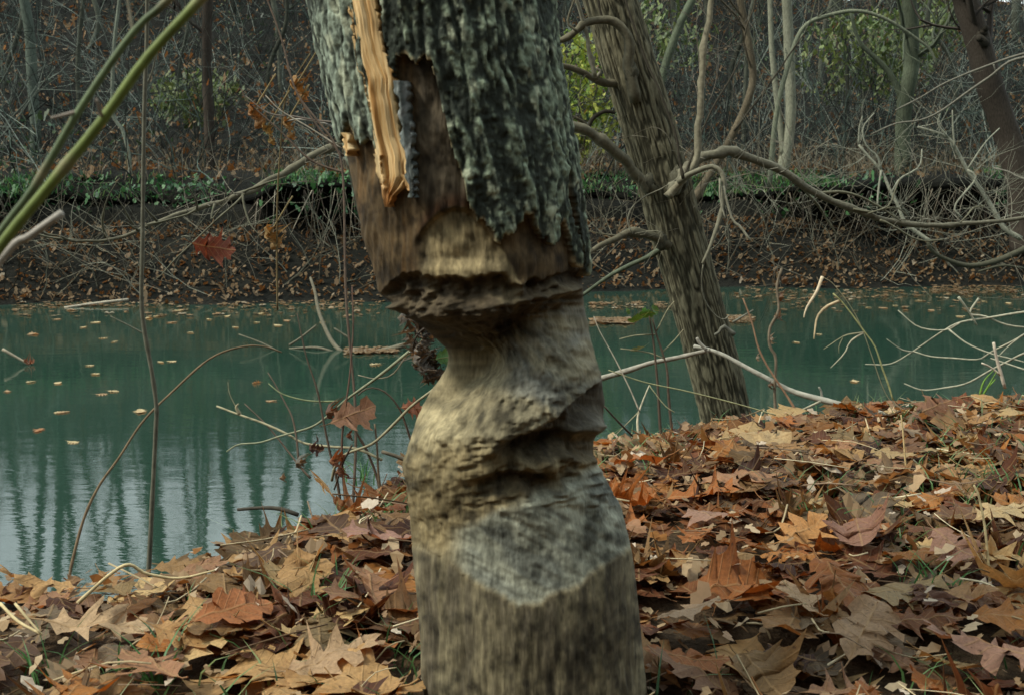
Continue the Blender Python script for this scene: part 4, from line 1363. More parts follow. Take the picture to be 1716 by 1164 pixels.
for i in range(NL):
    kdx = ('curl', int(kk[i] % 4)) if typ[i] else ('oak', int(kk[i]))
    if i in top_ids:
        side_ = 'left of' if px_[i] < 858 else 'right of'
        zone_ = 'near' if dep[i] < 1.9 else 'far'
        word = PALET[pal[i]][0]
        wher = f'in the foreground {side_} the trunk' if zone_ == 'near' else f'by the water {side_} the trunk'
        stat = 'rolled-up' if typ[i] else ('upturned' if upr[i] else ('large flat' if size[i] > .105 else 'small'))
        leaf_obj('oak_leaf', (lx[i], ly[i], lz[i]), size[i], rz[i], tx[i], ty[i], colr[i], kdx[0], kdx[1],
                 f'{stat} {word} fallen oak leaf {wher}', f'{stat} {word} leaves {wher}')
    else:
        if layer[i] < 4 and kk[i] % 6 == 0: kdx = ('plain', int(kk[i] % 3)); size[i] *= .7
        v, q, u = {'oak': VAR, 'curl': CURL, 'plain': PLAIN}[kdx[0]][kdx[1]]
        mb.add(v @ Mx[i].T * size[i] + (lx[i], ly[i], lz[i]), q, None, colr[i], u)
o = mb.build('leaf_litter', M_leafv); kind(o, 'stuff')

# the leaves one notices first
HERO = [(1640, 1085, .175, 2.6, (.26, .145, .095), 0, .05, -.10, 'largest pinkish brown oak leaf with dark holes in the bottom right corner'),
        (1345, 905, .135, .6, (.42, .21, .07), 2, .25, -.25, 'bright orange-tan lobed oak leaf catching the light right of trunk'),
        (1195, 880, .14, 2.2, (.30, .175, .12), 5, .1, .2, 'pinkish brown oak leaf lying flat close to the right of the trunk'),
        (1440, 905, .13, 4.5, (.25, .13, .085), 7, .3, .05, 'brown oak leaf hanging point-down right of the orange leaf'),
        (1600, 930, .14, 4.9, (.30, .165, .11), 10, .35, .1, 'pinkish triangular oak leaf near the right edge'),
        (1680, 860, .13, .3, (.46, .34, .17), 11, .1, -.1, 'pale yellow oak leaf at the right edge of the photo'),
        (1340, 1010, .12, 1.8, (.40, .27, .15), 12, .35, -.1, 'pale tan oak leaf with upright lobes at lower right'),
        (1450, 1050, .16, 1.0, (.31, .20, .11), 3, .1, -.2, 'broad tan oak leaf left of the largest leaf'),
        (1160, 1040, .12, 3.5, (.36, .25, .15), 6, .25, .2, 'folded tan leaf just right of the trunk foot'),
        (1270, 735, .17, 6.2, (.44, .31, .15), 8, .05, .05, 'long pale tan leaf below the leaning tree'),
        (1075, 780, .13, 2.9, (.36, .14, .045), 13, .25, .12, 'rust-orange leaf at the right of the trunk waist'),
        (1560, 690, .15, .4, (.20, .10, .055), 15, .5, -.3, 'curled dark brown leaf standing on the crest right of the stick'),
        (640, 920, .15, 3.3, (.33, .18, .13), 16, .15, -.1, 'large pink-brown leaf touching the left of the trunk'),
        (170, 1035, .17, .2, (.46, .32, .18), 17, .1, .1, 'pale sandy leaf in the lower left foreground'),
        (390, 1050, .13, .7, (.34, .13, .045), 18, .4, .1, 'rusty upturned leaf left of the trunk in the foreground'),
        (560, 1110, .15, .5, (.40, .27, .15), 19, .1, -.15, 'pale tan curved leaf near the bottom left of the trunk'),
        (250, 1130, .15, 2.4, (.33, .17, .085), 20, .1, .1, 'broad russet leaf at the bottom left of the photo'),
        (620, 1005, .13, 1.9, (.31, .16, .08), 9, .4, -.1, 'tented brown leaf against the trunk, lower left')]
for (hx, hy, hs, hr, hc, hk, t1, t2_, lab) in HERO:
    p = G(hx, hy, Z0 + .045)
    p[2] = float(gz(p[0], p[1])) + .055
    leaf_obj('oak_leaf', p, hs * .88, hr, t1, t2_, np.array(hc) * .82, 'oak', hk, lab)

# crumbs of leaf, straw, grass between the leaves
mb = MB(); n = 7000
x = -1.7 + 4.0 * rng.random(n); y = .8 + 2.8 * rng.random(n); k_ = y < ycrest(x) + .1; x, y = x[k_], y[k_]; n = len(x)
p = np.stack([x, y, gz(x, y) + .004 + .052 * rng.random(n)], -1)
cc = np.array([(.30, .22, .13), (.40, .33, .22), (.18, .12, .08), (.48, .45, .38), (.12, .09, .06)])[rng.integers(0, 5, n)] * (.7 + .5 * rng.random((n, 1)))
scatter(mb, p, .012 + .030 * rng.random(n) ** 2, cc, .5)
o = mb.build('leaf_crumbs', M_leafv, smooth=False); kind(o, 'stuff')

mb = MB(); n = 8000
x = -1.7 + 4.0 * rng.random(n); y = .8 + 2.8 * rng.random(n)
den = fbm(n3(x * 3.0, y * 3.0, .9), 3, 611)
k_ = (y < ycrest(x) + .1) & (den > .03); x, y = x[k_], y[k_]; n = len(x)
p = np.stack([x, y, gz(x, y) + .01], -1)
gc = np.array([(.05, .13, .035), (.08, .16, .05), (.13, .17, .06), (.035, .09, .03)])[rng.integers(0, 4, n)] * (.7 + .6 * rng.random((n, 1)))
blades(mb, p, .035 + .06 * rng.random(n), .0012 + .0014 * rng.random(n), gc, 1.0, 3)
o = mb.build('green_grass', M_green, smooth=False); kind(o, 'stuff')

mb = MB(); n = 520
for i in range(n):
    x = -1.5 + 3.6 * rng.random(); y = .85 + 2.4 * rng.random()
    if y > ycrest(x): continue
    a = rng.random() * 2 * PI; ln = .04 + .11 * rng.random()
    c0 = np.array([x, y, float(gz(x, y)) + .03 + .035 * rng.random()]); dv = np.array([math.cos(a), math.sin(a), rng.standard_normal() * .2]) * ln / 2
    cc = np.array([(.42, .34, .2), (.30, .24, .14), (.5, .43, .28), (.16, .11, .07)][rng.integers(0, 4)])
    mb.tube(spline([c0 - dv, c0 + rng.standard_normal(3) * .006, c0 + dv], 5), np.full(5, .0008 + .0012 * rng.random()), 3, cc)
o = mb.build('straw', M_branch); kind(o, 'stuff')

# ------------------------------------------------------------------ leaves on the water
FL = [(150, 612), (270, 606), (287, 605), (170, 660), (190, 655), (98, 641), (160, 626), (235, 688), (106, 690), (65, 720, 1), (122, 740), (430, 641, 2), (455, 671), (235, 689), (12, 655), (52, 639), (192, 572), (173, 566), (140, 548),
      (95, 535), (160, 540), (250, 533), (262, 530), (350, 535), (430, 540), (480, 537), (320, 557), (465, 545), (100, 690), (630, 610), (1432, 638), (1335, 573), (1372, 560), (1480, 516), (1500, 512), (1455, 515), (1560, 520), (1610, 530), (1650, 505),
      (1540, 504), (1590, 492), (1690, 508), (380, 530), (55, 560), (288, 540), (120, 520), (210, 522), (300, 520), (540, 540), (580, 530), (440, 525), (395, 548)]
for i, f in enumerate(FL):
    p = G(f[0], f[1], .004)
    big = len(f) > 2 and f[2] == 2
    darkr = len(f) > 2 and f[2] == 1
    col = (.34, .16, .07) if darkr else ((.50, .40, .22) if rng.random() < .7 else (.36, .24, .13))
    side_ = 'left of' if f[0] < 858 else 'right of'
    near_ = f[1] > 590
    lab = 'upturned pale leaf floating in mid river left of the trunk' if big else ('dark rust leaf pair floating low on the left of the river' if darkr else
          f'pale leaf floating flat on the green water {side_} the trunk, ' + ('mid river' if near_ else 'near far bank'))
    lo_ = leaf_obj('floating_leaf', p, .065 + .04 * rng.random(), rng.random() * 6.28, (.5 if big else .03), .02, col, 'oak', int(rng.integers(0, 22)), lab,
             None if (big or darkr) else f'floating leaves {side_} the trunk ' + ('mid river' if near_ else 'near far bank'))
    lo_.scale.z *= 1 if big else .35
mb = MB()
def raft(x0, x1, y0, y1, n, s=.06):
    px_ = x0 + (x1 - x0) * rng.random(n); py_ = y0 + (y1 - y0) * rng.random(n)
    p = np.array([G(a, b_, .006 + .012 * rng.random()) for a, b_ in zip(px_, py_)])
    scatter(mb, p, s * (.7 + .8 * rng.random(n)), farcols(n) * 1.15, .05)
raft(990, 1060, 532, 541, 150); raft(1215, 1260, 528, 540, 60); raft(985, 1130, 505, 516, 70); raft(580, 665, 582, 591, 130)
raft(0, 640, 500, 512, 260, .06); raft(0, 640, 512, 530, 70, .07); raft(1230, 1716, 468, 500, 240, .06); raft(1300, 1716, 500, 520, 40, .07); raft(1560, 1700, 478, 490, 120)
o = mb.build('leaf_raft', M_leafv, smooth=False); kind(o, 'stuff')

# ------------------------------------------------------------------ stems, sticks and seedlings of the near bank
def ground_d(px, py):
    for d in np.arange(.8, 6, .02):
        p = P(px, py, d)
        if p[2] <= float(gz(p[0], p[1])) + .02: return float(d)
    return 3.0


def plant(name, label, cat, stems, col, leaves=(), k=6, mat=None, group=None):
    """stems: list of (photo points from the foot up, distance at foot, at tip, width foot, tip)"""
    first = path(stems[0][0], stems[0][1], stems[0][2])
    t = thing(name, first[0], label, cat, group)
    last = None
    for i, (pts, d0, d1, w0, w1) in enumerate(stems):
        p = path(pts, d0, d1)
        d = np.linspace(d0, d1, len(p))
        r = np.linspace(w0, w1, len(p)) * d / FPX / 2 * (1 + .12 * vnoise(n3(np.arange(len(p)) * .8, 0 * d, i * 3.1 + pts[0][0]), 3))
        c = np.asarray(col[i] if isinstance(col, list) else col)
        MB().tube(p, r, k, c).build('stem' if i == 0 else 'twig', mat or M_branch, t)
    for (lx_, ly_, ld, ls, a1, a2, a3, lc, kd, kn) in leaves:
        o = leaf_obj('leaf', P(lx_, ly_, ld) - WL[t.name], ls, a3, a1, a2, lc, kd, kn)
        o.parent = t
    return t


# out of focus green stems close to the lens
gs = [([(-470, 2300), (-400, 1500), (-250, 900), (-90, 540), (0, 392), (58, 313), (130, 190), (223, 55), (286, -5), (380, -130), (520, -330)], 'paler blurred green stem, the left one of two in the near left corner', .66, (.085, .12, .055), 12),
      ([(-440, 2380), (-380, 1500), (-230, 880), (-80, 540), (0, 414), (89, 304), (172, 201), (246, 98), (335, 0), (440, -120), (640, -360)], 'bright olive green blurred stem, the right one of two, upper left', .62, (.115, .155, .035), 16)]
for i, (pts, lab, d, c, w_) in enumerate(gs):
    p = path(pts, d, d, 60)
    t = thing('foreground_sapling', p[0], lab, 'sapling')
    nod = 1 + .22 * np.exp(-(((np.arange(60) % 11) - 5) / .7) ** 2)
    cs = np.asarray(c) * (1 + .25 * vnoise(n3(np.arange(60) * .5, np.zeros(60), i * 4.4), 15))[:, None]
    cs = cs + (np.array([.20, .17, .10]) - cs) * (ss(1.08, 1.2, nod) * .7)[:, None]
    MB().tube(p, np.linspace(w_ * 1.5, w_ * .85, 60) * d / FPX / 2 * nod, 10, cs).build('stalk', M_stem, t)
    nodes = [(128, 188, -42, 10)] if i == 0 else [(172, 201, -10, -34)]
    for (ax, ay, bx, by) in nodes:
        MB().tube(path([(ax, ay), (ax + bx * .5, ay + by * .5), (ax + bx, ay + by)], d, d - .01, 8), np.linspace(7, 4, 8) * d / FPX / 2, 7, (.24, .20, .16)).build('side_shoot', M_stem, t)
    if i == 0:
        MB().tube(path([(223, 55), (218, 25), (212, -10)], d, d, 8), np.linspace(6, 3, 8) * d / FPX / 2, 7, (.22, .2, .14)).build('side_shoot', M_stem, t)
p = path([(-420, 2350), (-330, 1300), (-180, 700), (0, 438), (50, 396), (104, 357)], .64, .66, 50)
t = thing('cut_stem', p[0], 'blurred pale grey stub below the two green stems at left', 'stem')
MB().tube(p, np.linspace(18, 13, 50) * .65 / FPX / 2, 10, (.30, .28, .24)).build('stalk', M_stem, t)

# slender sapling on the left
plant('slender_sapling', 'slender dark sapling rising from the near bank across the left half', 'sapling',
      [([(246, 985), (250, 940), (256, 820), (261, 720), (262, 680), (254, 620), (243, 560), (237, 500), (239, 400), (240, 300), (242, 180), (246, 60), (246, -40), (240, -300)], 1.95, 2.0, 8.5, 6),
       ([(243, 560), (215, 545), (185, 530)], 2, 2, 3, 2), ([(243, 150), (255, 120), (262, 90)], 2, 2, 3, 2)], (.10, .10, .075))
plant('arching_stem', 'thin brown bramble stem arching over the water at left', 'stem',
      [([(116, 975), (120, 945), (140, 870), (165, 815), (200, 765), (240, 705), (290, 655), (350, 602), (400, 582), (440, 580), (472, 590)], 1.92, 2.2, 5.5, 2.5)], (.14, .10, .06))
# twiggy thicket left of the trunk's waist
DK = (.075, .055, .04); YT = (.24, .22, .14); GT = (.15, .17, .09)
plant('twig_thicket', 'thicket of thin bare seedlings with brown leaves left of the trunk waist', 'seedling',
      [([(572, 850), (564, 800), (556, 770), (545, 720), (532, 655), (514, 600), (505, 560), (498, 525)], 2.3, 2.4, 5, 2),
       ([(580, 850), (575, 800), (573, 740), (578, 690), (586, 630), (590, 580), (592, 540), (590, 480)], 2.3, 2.4, 4.5, 2),
       ([(640, 840), (632, 800), (615, 755), (598, 725), (582, 690), (578, 672)], 2.3, 2.35, 6, 3),
       ([(520, 800), (506, 785), (480, 752), (450, 715), (410, 676)], 2.35, 2.5, 4, 2),
       ([(500, 770), (497, 735), (490, 700), (478, 675), (462, 645), (449, 624)], 2.35, 2.5, 4, 2),
       ([(566, 672), (530, 672), (500, 668), (470, 658), (450, 642)], 2.35, 2.4, 3, 2),
       ([(640, 840), (634, 790), (632, 750), (628, 710)], 2.3, 2.3, 5, 3),
       ([(590, 745), (575, 775), (560, 820)], 2.25, 2.3, 3, 3)], [DK, (.10, .06, .045), DK, DK, DK, GT, (.16, .12, .08), DK],
      leaves=[(592, 694, 2.3, .105, 1.1, -.25, .5, (.21, .115, .07), 'oak', 1), (548, 692, 2.32, .06, 1.3, .2, 1.5, (.10, .055, .04), 'curl', 0), (566, 790, 2.28, .075, 1.2, .3, 1.7, (.15, .065, .04), 'curl', 1),
              (556, 770, 2.26, .07, 1.4, 0, 1.2, (.20, .085, .045), 'curl', 2), (528, 752, 2.3, .05, 1.0, .3, .3, (.07, .04, .035), 'curl', 3), (540, 812, 2.2, .095, .9, .2, 1.9, (.48, .33, .16), 'oak', 14),
              (497, 775, 2.33, .05, 1.5, .2, 1.5, (.12, .11, .09), 'curl', 0), (690, 684, 2.3, .06, 1.1, .2, .8, (.24, .09, .045), 'oak', 4), (582, 730, 2.3, .035, 1.4, .3, 1.5, (.12, .05, .03), 'curl', 1), (470, 800, 2.33, .03, 1.4, .3, 1.5, (.20, .15, .1), 'curl', 2)])
plant('hanging_twig', 'long grey-green twig sloping down to the left past the trunk waist', 'twig',
      [([(760, 520), (720, 560), (676, 597), (640, 626), (610, 648), (582, 668), (566, 682), (545, 700), (524, 714), (500, 722), (470, 730), (435, 741), (400, 744), (380, 756)], 2.25, 2.45, 6, 2.5),
       ([(690, 580), (660, 625), (630, 634), (600, 628)], 2.3, 2.35, 2.5, 1.5)], [(.19, .20, .13), (.2, .17, .12)])
plant('dead_twig', 'pale broken twig reaching left over the water below the waist', 'twig',
      [([(640, 770), (600, 752), (555, 748), (510, 742), (480, 726), (440, 708), (400, 694), (363, 680)], 2.3, 2.5, 5, 3.5), ([(402, 694), (396, 682), (400, 676)], 2.45, 2.45, 7, 3), ([(400, 690), (385, 660), (382, 640)], 2.45, 2.45, 2, 1)], YT)
plant('bent_twig', 'pale twig running up behind the trunk just above the bank at left', 'twig',
      [([(556, 805), (562, 780), (580, 760), (620, 745), (645, 725), (668, 702), (692, 678), (730, 650)], 2.3, 2.2, 5, 5)], YT)
plant('dark_arc_twig', 'dark thin twig bowed in an arc beside the trunk waist', 'twig', [([(700, 760), (688, 735), (678, 705), (668, 682), (650, 660), (630, 650), (612, 652), (600, 662)], 2.3, 2.3, 4.5, 2)], DK)
plant('mossy_stub', 'short thick dark stick ending at the trunk left side', 'stick', [([(720, 780), (690, 774), (665, 764), (640, 756)], 2.2, 2.2, 9, 6)], (.10, .085, .06))
plant('bank_stick', 'dark short stick lying at the water edge on the left crest', 'stick', [([(500, 862), (470, 852), (440, 850), (398, 853)], 2.1, 2.12, 8, 5)], (.05, .045, .035))

# clump of withered dark leaves hanging behind the trunk's waist
t = thing('withered_clump', P(745, 545, 1.72), 'clump of withered blackish leaves hanging beside the trunk waist', 'leaf clump')
MB().tube(path([(780, 500), (735, 535), (700, 560), (690, 590)], 1.6, 1.75, 12), np.linspace(5, 3, 12) * 1.7 / FPX / 2, 6, (.07, .06, .05)).build('stem', M_branch, t)
for i in range(26):
    a = rng.random(2)
    o = leaf_obj('leaf', P(684 + 44 * a[0], 540 + 95 * a[1] * (.55 + .6 * a[0]), 1.72 + .05 * rng.random()) - WL[t.name], .030 + .030 * rng.random(), rng.random() * 6, rng.standard_normal() + 1, rng.standard_normal(),
                 np.array((.075, .07, .06)) * (.6 + 1.4 * rng.random()), 'curl', i % 4)
    o.parent = t
t = plant('green_leaf_sprig', 'small bright green leaf beside the trunk notch', 'leaf', [([(752, 700), (742, 650), (736, 590)], 1.75, 1.75, 2.5, 1.5)], (.2, .18, .1),
          leaves=[(741, 600, 1.75, .05, 1.3, .1, 1.2, (.06, .16, .03), 'plain', 0)])

# red leaf caught on the drooping limb
leaf_obj('red_oak_leaf', P(357, 415, 3.1), .125, .6, 1.25, .2, (.15, .042, .022), 'oak', 12, 'deep red oak leaf caught on a twig before the far bank')
for (x_, y_, s_, c_, lab) in ((495, 145, .085, (.26, .15, .05), 'curled ochre leaf hanging left of the bark, highest of the withered ones'), (422, 190, .07, (.22, .12, .045), 'narrow withered brown leaf hanging leftmost near the bark'),
                              (445, 218, .05, (.28, .2, .07), 'small yellowish withered leaf left of the bark'), (478, 208, .06, (.26, .17, .07), 'withered tan leaf nearest the lower bark edge'),
                              (450, 395, .08, (.22, .15, .06), 'withered leaf hanging above the far waterline left of trunk')):
    t = thing('withered_leaf', P(x_, y_, 3.0), lab, 'leaf')
    o = leaf_obj('leaf', (0, 0, 0), s_, .7, 1.3, .9, c_, 'curl', int(rng.integers(0, 4))); o.parent = t
    o = leaf_obj('leaf', (.01, .02, -.03), s_ * .7, 2.7, 1.0, .5, np.array(c_) * .8, 'curl', int(rng.integers(0, 4))); o.parent = t
    MB().tube(path([(x_, y_), (x_ + 18, y_ - 30), (x_ + 40, y_ - 66)], 3.0, 3.0, 8), np.full(8, .0022), 5, (.25, .2, .1)).build('stalk', M_branch, t)
# dark twigs of a shrub on the crest behind the bark, carrying the withered leaves
plant('thin_shrub', 'thin dark twigs crossing beside the lower bark edge at left', 'shrub',
      [([(590, 880), (596, 700), (580, 500), (575, 300), (560, 240), (530, 200), (495, 150), (470, 60), (440, -20)], 2.4, 3.0, 5, 3),
       ([(575, 262), (540, 222), (505, 170), (480, 110)], 2.9, 3, 4, 2), ([(572, 206), (530, 202), (490, 195), (450, 190), (410, 160)], 2.95, 3, 4, 2), ([(576, 290), (520, 268), (470, 220), (415, 170), (405, 150)], 2.9, 3, 4, 2),
       ([(574, 250), (520, 215), (470, 185), (445, 160)], 2.9, 3, 3, 2), ([(465, 520), (464, 420), (465, 330), (470, 250), (480, 160), (520, 90)], 3, 3, 3.5, 2),
       ([(573, 220), (540, 206), (500, 200), (478, 205)], 2.95, 3, 4, 3)], [DK, DK, (.14, .12, .1), DK, (.2, .18, .14), (.13, .10, .05), (.26, .25, .22)])

# right of the trunk
plant('broken_stick', 'pale bent stick propped across the foot of the leaning tree', 'stick',
      [([(1500, 705), (1478, 694), (1430, 682), (1380, 670), (1330, 656), (1290, 636), (1250, 615), (1215, 596), (1185, 585), (1163, 580)], 2.95, 3.15, 12, 7),
       ([(1190, 586), (1165, 592), (1130, 600), (1090, 608), (1060, 618), (1030, 627), (1000, 636)], 3.12, 3.1, 7, 10), ([(1378, 670), (1376, 655), (1372, 648)], 3.05, 3.05, 5, 3), ([(1375, 672), (1340, 688), (1290, 706), (1265, 722)], 3.0, 2.9, 4, 3),
       ([(1184, 586), (1172, 574), (1168, 566)], 3.1, 3.1, 7, 5)], [(.27, .265, .22), (.25, .235, .19), (.25, .24, .2), (.3, .28, .2), (.25, .24, .2)], k=8)
plant('green_seedling', 'two dark-stemmed seedlings with bright green leaves before the leaning tree', 'seedling',
      [([(1128, 735), (1125, 712), (1120, 660), (1118, 620), (1110, 590), (1100, 560), (1094, 535)], 2.85, 2.9, 6, 3), ([(1108, 735), (1106, 712), (1103, 660), (1099, 610), (1094, 565), (1088, 530)], 2.85, 2.9, 6, 3),
       ([(1112, 600), (1085, 590), (1040, 584)], 2.9, 2.9, 2.5, 1.5), ([(1110, 590), (1130, 570), (1145, 552)], 2.9, 2.9, 2.5, 1.5), ([(1100, 560), (1065, 562), (1038, 568)], 2.9, 2.9, 2.5, 1.5), ([(1100, 555), (1118, 520), (1130, 505)], 2.9, 2.9, 2.5, 1.5)],
      [DK, DK, YT, YT, YT, YT],
      leaves=[(1084, 528, 2.9, .055, .9, .3, 2.4, (.05, .15, .03), 'plain', 0), (1070, 536, 2.88, .06, .6, .3, 3.3, (.06, .17, .035), 'plain', 2), (1096, 520, 2.92, .05, 1.2, .2, 1.0, (.045, .13, .03), 'plain', 1), (1070, 585, 2.9, .045, .5, .3, 3.0, (.10, .18, .12), 'plain', 1), (1050, 522, 2.9, .04, 1.2, .2, 1.6, (.05, .14, .04), 'plain', 2)])
plant('dry_stalk', 'thin reddish dry stalk leaning beside the foot of the leaning tree', 'stalk',
      [([(1345, 715), (1340, 700), (1322, 668), (1300, 635), (1284, 610), (1270, 580), (1260, 540), (1245, 500)], 2.95, 3.1, 5, 3), ([(1300, 700), (1298, 650), (1300, 600), (1290, 580), (1290, 550), (1305, 520), (1302, 480), (1310, 450)], 3.05, 3.1, 6, 5)], [(.17, .10, .06), (.14, .115, .08)],
      leaves=[(1304, 500, 3.1, .05, 1.3, .2, 1.4, (.14, .09, .06), 'curl', 0), (1300, 530, 3.1, .05, 1.3, .2, 1.0, (.17, .12, .08), 'curl', 1), (1310, 470, 3.1, .045, 1.3, .4, 1.8, (.12, .08, .05), 'curl', 2), (1290, 570, 3.1, .035, 1.3, .4, 1.8, (.3, .26, .2), 'curl', 3), (1268, 600, 3.05, .025, 1.3, .4, 1.8, (.3, .26, .2), 'curl', 3), (1288, 646, 3.05, .04, 1.3, .4, 1.8, (.10, .07, .05), 'curl', 1)])
plant('dry_grass_stem', 'tall straw-coloured grass stem with drooping dry blades over the water', 'grass stem',
      [([(1497, 672), (1489, 645), (1478, 615), (1466, 580), (1448, 555), (1430, 530), (1410, 505), (1396, 492)], 3.1, 3.15, 3.5, 2.5), ([(1448, 557), (1425, 560), (1410, 565), (1380, 585)], 3.1, 3.1, 3, 1), ([(1446, 558), (1425, 572), (1415, 592), (1392, 616)], 3.1, 3.1, 3.5, 1.5),
       ([(1408, 504), (1385, 514), (1370, 530), (1366, 550), (1364, 568)], 3.15, 3.1, 6, 2.5), ([(1378, 464), (1368, 490), (1352, 515), (1347, 532)], 3.15, 3.1, 7, 2.5), ([(1412, 566), (1406, 580), (1406, 592)], 3.1, 3.1, 2, 1), ([(1500, 680), (1480, 650), (1440, 540), (1400, 480), (1378, 464)], 3.15, 3.15, 2, 1.5)], [(.27, .26, .12), YT, (.36, .33, .24), (.42, .33, .2), (.46, .38, .26), YT, YT])
plant('pale_seedling', 'dry pale forked weed between the trunk and the green seedling', 'weed',
      [([(1072, 745), (1068, 705), (1074, 680), (1088, 645)], 2.7, 2.75, 5, 2), ([(1072, 690), (1055, 650), (1030, 600), (1005, 555), (995, 530)], 2.7, 2.8, 3, 1.5), ([(1070, 690), (1045, 715), (1025, 735)], 2.7, 2.7, 2, 1), ([(1130, 690), (1115, 680), (1095, 655), (1088, 645)], 2.75, 2.75, 2, 2),
       ([(1060, 730), (1035, 705), (1012, 680)], 2.65, 2.6, 4, 3), ([(1300, 695), (1230, 675), (1150, 655), (1080, 640), (1020, 620)], 2.85, 2.75, 2.5, 2)], [(.42, .38, .27), (.25, .22, .17), YT, (.35, .34, .2), DK, (.3, .3, .16)])
plant('tall_straw', 'single upright straw standing in the leaves at far right', 'straw', [([(1660, 985), (1655, 930), (1650, 880), (1640, 830), (1632, 812)], ground_d(1660, 985), ground_d(1660, 985) + .05, 5, 4)], (.45, .36, .19))
plant('short_straw', 'short thin straw standing upright in the leaves right of centre', 'straw', [([(1520, 800), (1516, 760), (1513, 720), (1510, 695)], ground_d(1520, 800), ground_d(1520, 800) + .02, 3.5, 2.5)], (.45, .34, .17))
# dead branch with fine twigs over the water at the right edge
plant('dead_branch', 'fan of fine dead twigs reaching in over the water from the right edge', 'branch',
      [([(1800, 560), (1716, 592), (1690, 605), (1660, 620), (1620, 642), (1580, 650), (1545, 653), (1515, 642)], 3.6, 3.9, 5, 2), ([(1800, 515), (1716, 523), (1660, 532), (1610, 540), (1580, 555), (1550, 575), (1520, 595), (1490, 610), (1450, 610)], 3.7, 4.1, 4.5, 2),
       ([(1610, 540), (1585, 553), (1540, 548), (1505, 520)], 3.9, 4.0, 3, 2), ([(1740, 545), (1700, 570), (1660, 590), (1640, 602), (1600, 600), (1560, 597), (1530, 588)], 3.7, 4.0, 4, 2), ([(1590, 552), (1620, 575), (1660, 592), (1700, 602), (1730, 610)], 3.9, 3.7, 3, 2),
       ([(1530, 590), (1510, 585), (1486, 568)], 4, 4, 3, 1.5), ([(1640, 500), (1625, 525), (1650, 530), (1690, 545), (1740, 550)], 3.9, 3.8, 4, 3), ([(1606, 498), (1622, 520), (1637, 545)], 3.8, 3.8, 5, 3), ([(1720, 620), (1690, 610), (1660, 600)], 3.6, 3.7, 3, 2), ([(1716, 560), (1690, 580), (1670, 600)], 3.7, 3.7, 3, 1.5)],
      (.28, .27, .2), k=5)
plant('white_twig', 'short whitish stick standing at the right end of the crest', 'stick', [([(1684, 650), (1678, 628), (1670, 600), (1665, 574)], 3.3, 3.3, 6, 5), ([(1676, 628), (1660, 615), (1645, 608)], 3.3, 3.3, 4, 3)], (.46, .40, .32))
plant('green_sprig', 'yellow-green grassy sprig on the crest at far right', 'grass', [([(1630, 690), (1640, 670), (1655, 650), (1668, 635)], 3.2, 3.25, 4, 2), ([(1640, 672), (1648, 640), (1665, 620)], 3.2, 3.2, 5, 1), ([(1645, 665), (1660, 640), (1670, 622)], 3.2, 3.2, 5, 1)], (.12, .22, .04))
plant('curved_straw', 'pale straw curving along the ground in the bottom right', 'straw', [([(1495, 1105), (1530, 1128), (1580, 1148), (1640, 1164), (1700, 1172)], ground_d(1495, 1105), ground_d(1640, 1164), 6, 5)], (.42, .36, .2))
plant('dry_blade_pair', 'pale dry straws crossing on the left bank crest', 'straw', [([(130, 1010), (180, 965), (215, 945), (245, 960), (300, 968), (360, 955)], 1.62, 1.7, 7, 4), ([(0, 1010), (30, 1040), (70, 1062)], 1.45, 1.4, 6, 5), ([(25, 1010), (50, 1040), (68, 1060)], 1.42, 1.4, 5, 4)], (.44, .36, .2))
for (gx, gy, gn) in ((600, 800, 16), (545, 1020, 26), (1410, 830, 12), (250, 1130, 20), (1390, 880, 10), (1680, 830, 14), (1550, 990, 16), (80, 1140, 14)):
    d = ground_d(gx, gy); c0 = P(gx, gy, d)
    mb = MB(); n = gn
    p = c0 + np.stack([.02 * rng.standard_normal(n), .02 * rng.standard_normal(n), np.full(n, -.01)], -1)
    blades(mb, p, .05 + .06 * rng.random(n), .0018 + .001 * rng.random(n), np.array([(.05, .16, .04), (.08, .19, .06)])[rng.integers(0, 2, n)], .9, 4)
    o = mb.build('grass_tuft', M_green, loc=c0, smooth=False)
    tag(o, f'small green grass tuft among the leaves {"left" if gx < 858 else "right"} of the trunk', 'grass', f'grass tufts {"left" if gx < 858 else "right"} of the trunk')

# sticks standing and lying in the river
plant('river_branch', 'half-sunk forked branch lying in the river with leaves caught on it', 'branch',
      [([(680, 578), (640, 587), (590, 592), (540, 598), (500, 604), (450, 606), (400, 600), (385, 598)], 8.7, 8.7, 9, 4), ([(575, 592), (555, 570), (535, 525), (528, 490), (520, 465)], 8.7, 9.2, 9, 4), ([(560, 590), (530, 582), (485, 584)], 8.7, 8.8, 5, 3), ([(500, 598), (470, 590), (440, 575), (400, 560)], 8.7, 8.8, 4, 2),
       ([(485, 578), (505, 565), (530, 545)], 8.8, 8.8, 4, 3), ([(585, 566), (560, 550)], 8.8, 8.8, 4, 3)], (.13, .12, .085))
plant('fallen_pole', 'thin pale pole lying along the far waterline at left', 'stick', [([(108, 516), (150, 510), (215, 502)], 11.2, 11.5, 5, 5)], (.34, .31, .24))
plant('floating_twig', 'small twig breaking the water surface near the left edge', 'twig', [([(4, 585), (25, 597), (45, 608), (50, 612)], 8.1, 8.1, 5, 4)], (.25, .22, .16), leaves=[(48, 608, 8.1, .10, .3, .2, .5, (.18, .08, .05), 'curl', 0)])

def fine_twigs(t, pts, d0, d1, n, ln, c, r=.004):
    p = path(pts, d0, d1); mb = MB()
    for i in range(n):
        j = int(rng.integers(1, len(p)))
        rtwig(mb, p[j], np.array([rng.standard_normal(), .5 * rng.standard_normal(), .3 + .6 * rng.standard_normal()]), ln * (.4 + .8 * rng.random()), r, 1, np.asarray(c), 3, .7)
    mb.build('fine_twigs', M_branch, t)['kind'] = 'stuff'


